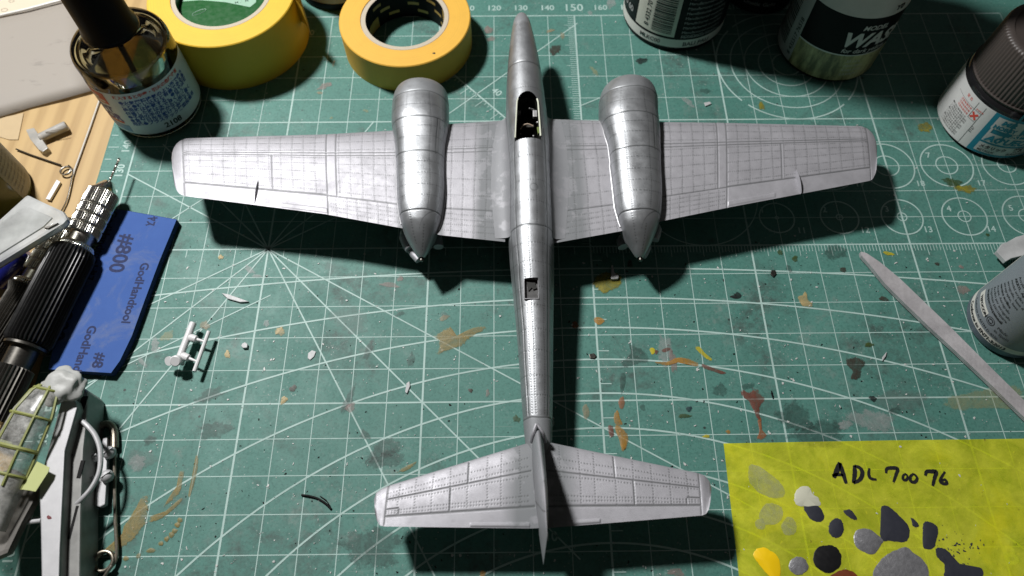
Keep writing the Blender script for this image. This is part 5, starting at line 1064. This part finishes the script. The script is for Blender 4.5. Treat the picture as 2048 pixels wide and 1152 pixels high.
chipo('thin white sliver beside the rear fuselage', [(813, 766), (819, 762), (820, 772), (814, 787), (810, 784)], .01, .05)
chipo('white shard standing in the ochre paint spot', [(1223, 530), (1226, 530), (1229, 545), (1238, 552), (1236, 557), (1226, 558), (1222, 558)], .01, .12)
chipo('white sliver left of the ringed target on the mat', [(1408, 205), (1420, 203), (1423, 207), (1411, 212)], .01, .05)
chipo('dark grey seed shaped chip on the mat ahead of the file', [(1543, 540), (1551, 540), (1553, 547), (1547, 554), (1541, 548)], .01, .05, M['dark_steel'])
chipo('black sliver just above a thick mat line right of the tail', [(1542, 780), (1545, 783), (1548, 796), (1546, 798), (1543, 790)], .005, .03, M['matte_black'])
chipo('dull pewter bead on the mat right of the rear fuselage', [(1178, 708), (1188, 706), (1193, 711), (1189, 717), (1180, 716)], .01, .05, M['dark_steel'])
chipo('pale plastic sliver above the slate paint mark near the file', [(1765, 714), (1770, 708), (1774, 703), (1772, 712), (1765, 722)], .01, .05)

# dried paint on the mat
stm = {}
def stm_(n, col, a=.9, e=.25):
    if n not in stm: stm[n] = mat_stain('stain_' + n, col, a, e)
    return stm[n]
KIND = {'ochre': ((.30, .22, .055), .75), 'olive': ((.26, .23, .02), .95), 'dark': ((.025, .034, .030), .42), 'black': ((.008, .008, .009), .95), 'brown': ((.05, .04, .028), .9), 'red': ((.20, .045, .025), .8), 'orange': ((.44, .22, .025), .8), 'rust': ((.34, .12, .04), .85), 'sand': ((.52, .40, .18), .9), 'grey': ((.18, .20, .19), .26), 'white': ((.42, .44, .43), .50), 'pink': ((.34, .24, .22), .6), 'yellow': ((.55, .48, .02), .95), 'navy': ((.01, .012, .03), .9), 'green': ((.05, .08, .015), .85), 'cream': ((.42, .38, .17), .42), 'tan': ((.36, .29, .17), .6)}
def stain(kind, pts, h=.010, label=None):
    mb = MB(); P = [tuple(q) for q in smooth_poly([at(*q, 0)[:2] for q in pts], 4)]; m_pancake(mb, P, .009, h, 0, .66); c, a = KIND[kind]; o = build('paint_stain', mb, stm_(kind, c, a), cutmat); body_attr(o, len(P))
    if label: o['label'] = label
def spot(kind, x, y, rx, ry, rot=0, seed=0, rough=.35, h=.010):
    c = at(x, y, 0); mb = MB(); m_pancake(mb, blob(c[0], c[1], rx / 60, ry / 50, R_(rot), 26, rough * .6, seed), .009, h, 0, .45); q, a = KIND[kind]; o = build('paint_stain', mb, stm_(kind, q, a), cutmat); body_attr(o, 26)
stain('ochre', [(865, 672), (878, 664), (888, 657), (895, 653), (902, 655), (898, 662), (905, 672), (925, 668), (940, 658), (960, 652), (974, 652), (974, 660), (955, 668), (938, 680), (925, 692), (905, 700), (885, 708), (869, 712), (874, 690)], .012, 'ochre smear beside the rear fuselage')
stain('olive', [(1184, 565), (1190, 552), (1205, 543), (1222, 544), (1243, 547), (1246, 560), (1240, 575), (1222, 583), (1206, 590), (1190, 577)], .016, 'round olive spot behind the right engine')
stain('red', [(1478, 782), (1484, 778), (1498, 784), (1510, 776), (1524, 786), (1531, 800), (1522, 812), (1520, 830), (1524, 850), (1514, 838), (1504, 818), (1496, 802), (1484, 794)], .014, 'brick red splash above the palette sheet'); stain('rust', [(1514, 838), (1522, 832), (1524, 858), (1534, 872), (1526, 880), (1512, 880), (1518, 862)], .010)
stain('dark', [(1481, 772), (1494, 766), (1510, 768), (1504, 776), (1486, 780)]); stain('brown', [(1690, 718), (1705, 712), (1724, 716), (1732, 728), (1724, 738), (1722, 756), (1712, 762), (1700, 758), (1704, 744), (1694, 732)], .012, 'dark brown splash left of the file')
stain('orange', [(1228, 852), (1240, 850), (1252, 862), (1258, 875), (1256, 892), (1248, 906), (1242, 900), (1238, 882), (1232, 868)], .016, 'orange yellow splash right of the tail boom'); stain('rust', [(1236, 800), (1246, 792), (1250, 806), (1246, 820), (1238, 816)]); stain('orange', [(1228, 826), (1236, 820), (1240, 835), (1246, 850), (1234, 852), (1226, 840)], .012); stain('red', [(1216, 850), (1226, 852), (1228, 874), (1218, 872)])
stain('tan', [(1164, 812), (1174, 808), (1180, 828), (1172, 842), (1166, 832)]); stain('orange', [(1186, 636), (1200, 634), (1212, 642), (1200, 650), (1190, 646)], .008); spot('rust', 1150, 650, 6, 8, 0, 3)
stain('orange', [(1305, 724), (1330, 724), (1350, 716), (1368, 714), (1390, 722), (1404, 730), (1396, 734), (1372, 726), (1352, 724), (1334, 732), (1312, 729)], .010, 'thin orange streak on the mat'); stain('red', [(1400, 726), (1425, 735), (1455, 746), (1448, 750), (1425, 743), (1404, 736)], .010); stain('yellow', [(1388, 694), (1398, 692), (1410, 706), (1426, 720), (1418, 722), (1400, 708)], .006); stain('yellow', [(1298, 698), (1306, 695), (1312, 703), (1304, 710)], .006); stain('red', [(1308, 700), (1318, 702), (1312, 710)], .006); stain('red', [(1322, 700), (1338, 694), (1342, 700), (1326, 706)], .006)
stain('dark', [(1240, 725), (1252, 716), (1262, 700), (1256, 684), (1272, 690), (1290, 700), (1300, 724), (1280, 728), (1262, 734), (1244, 738)], .006); stain('dark', [(1240, 750), (1250, 744), (1252, 764), (1244, 790), (1240, 780)], .006)
stain('sand', [(1593, 594), (1604, 590), (1608, 582), (1614, 586), (1616, 600), (1626, 608), (1624, 615), (1612, 616), (1602, 612)], .012, 'sandy yellow spot on the mat'); stain('black', [(1456, 594), (1466, 590), (1474, 583), (1484, 588), (1482, 596), (1468, 598)], .008)
spot('dark', 1578, 538, 6, 8, 10, 5); spot('brown', 1686, 540, 8, 5, 0, 6); spot('yellow', 1776, 507, 13, 4, -12, 7, .2, .014); spot('brown', 1874, 528, 5, 4, 0, 8); spot('pink', 1922, 534, 5, 4, 0, 9); spot('green', 1738, 690, 10, 4, 12, 10); spot('pink', 1926, 580, 14, 9, 30, 11); spot('brown', 1768, 598, 9, 5, 0, 12); spot('orange', 1456, 864, 5, 4, 0, 13, .1); spot('yellow', 1412, 873, 7, 3, 0, 14); spot('navy', 1378, 818, 6, 5, 0, 15); spot('green', 1368, 832, 12, 4, 5, 16); spot('dark', 1285, 815, 6, 6, 0, 17); spot('dark', 1440, 780, 14, 12, 0, 18, .4, .004)
stain('cream', [(1880, 800), (1920, 786), (1990, 772), (2040, 770), (2060, 810), (2050, 822), (1980, 818), (1900, 822)], .004, 'pale cream wash under the file'); spot('white', 1745, 842, 42, 20, -15, 21, .5, .004); spot('white', 1690, 850, 14, 8, 0, 22, .5, .004); spot('grey', 1800, 800, 60, 18, 0, 23, .3, .003); spot('dark', 1640, 870, 60, 20, 10, 24, .5, .003); spot('dark', 1790, 822, 12, 7, 20, 25); spot('black', 1746, 798, 8, 5, 0, 26); spot('dark', 1590, 835, 40, 22, 0, 27, .5, .003); spot('white', 1330, 700, 14, 30, 0, 28, .5, .003); spot('pink', 1345, 720, 8, 22, 0, 29, .5, .003)
stain('ochre', [(247, 1052), (262, 1030), (280, 1000), (287, 988), (298, 990), (300, 1010), (297, 1040), (285, 1060), (268, 1082), (248, 1096), (230, 1110), (210, 1118), (196, 1112), (220, 1096), (240, 1074)], .014, 'ochre smear beside the safety pin'); stain('ochre', [(297, 1034), (320, 1030), (345, 1012), (362, 996), (366, 1000), (345, 1022), (322, 1038), (299, 1046)], .010); stain('ochre', [(325, 1018), (340, 992), (355, 975), (358, 948), (362, 938), (370, 940), (366, 962), (362, 985), (345, 1002)], .010); stain('ochre', [(376, 990), (384, 950), (392, 908), (398, 912), (394, 950), (384, 985), (378, 1000)], .010)
for k, (x, y) in enumerate(((355, 1050), (349, 1062), (343, 1070), (334, 1078), (322, 1087), (302, 1101), (277, 1112), (252, 1117), (360, 1040))): spot('ochre', x, y, 5 if k != 5 else 8, 4, 0, 40 + k, .2, .018)
for k, (kd, x, y, rx, ry, rot) in enumerate((('sand', 560, 663, 9, 9, 0), ('sand', 455, 709, 6, 7, 0), ('sand', 568, 800, 7, 6, 0), ('sand', 442, 515, 6, 5, 0), ('white', 533, 647, 6, 7, 0), ('dark', 737, 700, 7, 20, -20), ('dark', 697, 800, 8, 26, -15), ('brown', 586, 777, 7, 6, 0), ('pink', 700, 815, 12, 7, 20), ('white', 500, 540, 16, 5, -35), ('white', 514, 552, 12, 3, -5), ('grey', 745, 690, 5, 16, 0), ('dark', 822, 720, 8, 14, 0), ('pink', 780, 570, 18, 6, -8), ('pink', 800, 558, 9, 5, 10), ('green', 1033, 838, 8, 6, 0), ('brown', 941, 781, 4, 4, 0), ('pink', 975, 787, 4, 6, 0), ('grey', 890, 630, 12, 4, -30), ('tan', 888, 636, 10, 6, 20), ('dark', 800, 628, 10, 5, 25), ('dark', 730, 870, 10, 8, 0), ('dark', 770, 900, 30, 18, 20), ('grey', 700, 640, 40, 26, 0),
    ('dark', 745, 1095, 60, 26, 0), ('dark', 770, 920, 34, 14, 10), ('ochre', 815, 935, 22, 3, 28), ('black', 1283, 122, 13, 10, 0), ('pink', 977, 60, 12, 12, 0), ('pink', 982, 78, 10, 8, 0), ('tan', 1125, 72, 5, 12, 0), ('brown', 1110, 100, 14, 16, 0), ('tan', 1100, 62, 12, 5, 30), ('cream', 1188, 142, 6, 14, 35), ('white', 1377, 205, 8, 16, 30), ('olive', 1523, 212, 8, 10, 0), ('dark', 1410, 182, 12, 8, 0), ('olive', 1850, 255, 16, 14, 0), ('olive', 1930, 378, 22, 10, 0), ('green', 1905, 365, 20, 12, 0), ('pink', 650, 172, 18, 8, 30), ('tan', 640, 186, 8, 4, 0), ('cream', 732, 222, 7, 4, -35), ('cream', 663, 236, 4, 3, 0), ('tan', 667, 128, 3, 10, 0), ('white', 1222, 5, 14, 18, 0), ('white', 1180, 26, 8, 6, 0), ('green', 1560, 505, 5, 7, 0), ('green', 1590, 518, 6, 8, 0), ('brown', 1260, 528, 5, 10, 0), ('dark', 1670, 505, 28, 14, 0), ('orange', 965, 1148, 6, 5, 0), ('pink', 1352, 1145, 14, 6, 0), ('grey', 985, 1088, 12, 6, 0), ('green', 1975, 470, 4, 4, 0), ('dark', 430, 860, 34, 14, 0), ('dark', 420, 790, 30, 10, 20), ('grey', 280, 920, 26, 20, 0), ('white', 275, 925, 18, 12, 30), ('dark', 300, 880, 12, 8, 0), ('white', 310, 690, 8, 14, 0), ('cream', 335, 672, 12, 10, 0), ('tan', 410, 650, 10, 8, 0), ('white', 285, 725, 16, 4, -50))):
    spot(kd, x, y, rx, ry, rot, 60 + k, .45, .006 if kd not in ('sand', 'black') else .014)
# crumbs too many to count
mb = MB(); rr = random.Random(11)
for k in range(900):
    x, y = rr.uniform(250, 2040), rr.uniform(40, 1150) if rr.random() < .35 else rr.uniform(500, 1150); c = at(x, y, 0); r_ = rr.choice([.012, .016, .02, .028, .04]) * rr.uniform(.7, 1.2)
    m_pancake(mb, blob(c[0], c[1], r_, r_ * rr.uniform(.4, 1), rr.uniform(0, 3), 7, .5, k), .008, rr.uniform(.004, .014))
o = build('sanding_crumbs', mb, simple('crumb_pale', (.50, .52, .50), .5, var=.3, scale=4), None, loc=(15, 5, .008)); o['kind'] = 'stuff'; o['label'] = 'tiny pale sanding crumbs scattered over the mat'
mb = MB()
for k in range(420):
    x, y = rr.uniform(250, 2040), rr.uniform(480, 1150); c = at(x, y, 0); r_ = rr.choice([.012, .02, .03]) * rr.uniform(.7, 1.3); m_pancake(mb, blob(c[0], c[1], r_, r_ * rr.uniform(.4, 1), rr.uniform(0, 3), 7, .5, k), .008, .002)
o = build('dark_specks', mb, M['matte_black'], None, loc=(15, 5, .008)); o['kind'] = 'stuff'; o['label'] = 'tiny dark specks of paint scattered over the mat'

for o in COL.objects:
    if o.parent is not None and o.type == 'MESH' and o.name.split('.')[0] in ('print', 'handwriting', 'small_print', 'core_lettering', 'blue_text', 'red_print', 'title_print', 'white_mark', 'date_stamp', 'band_print', 'barcode', 'side_print', 'lettering', 'title_lettering', 'top_lettering', 'white_field', 'teal_lettering', 'white_lettering', 'black_lettering', 'caution_print', 'label_print', 'disc_print', 'printed_grid'): o['kind'] = 'stuff'
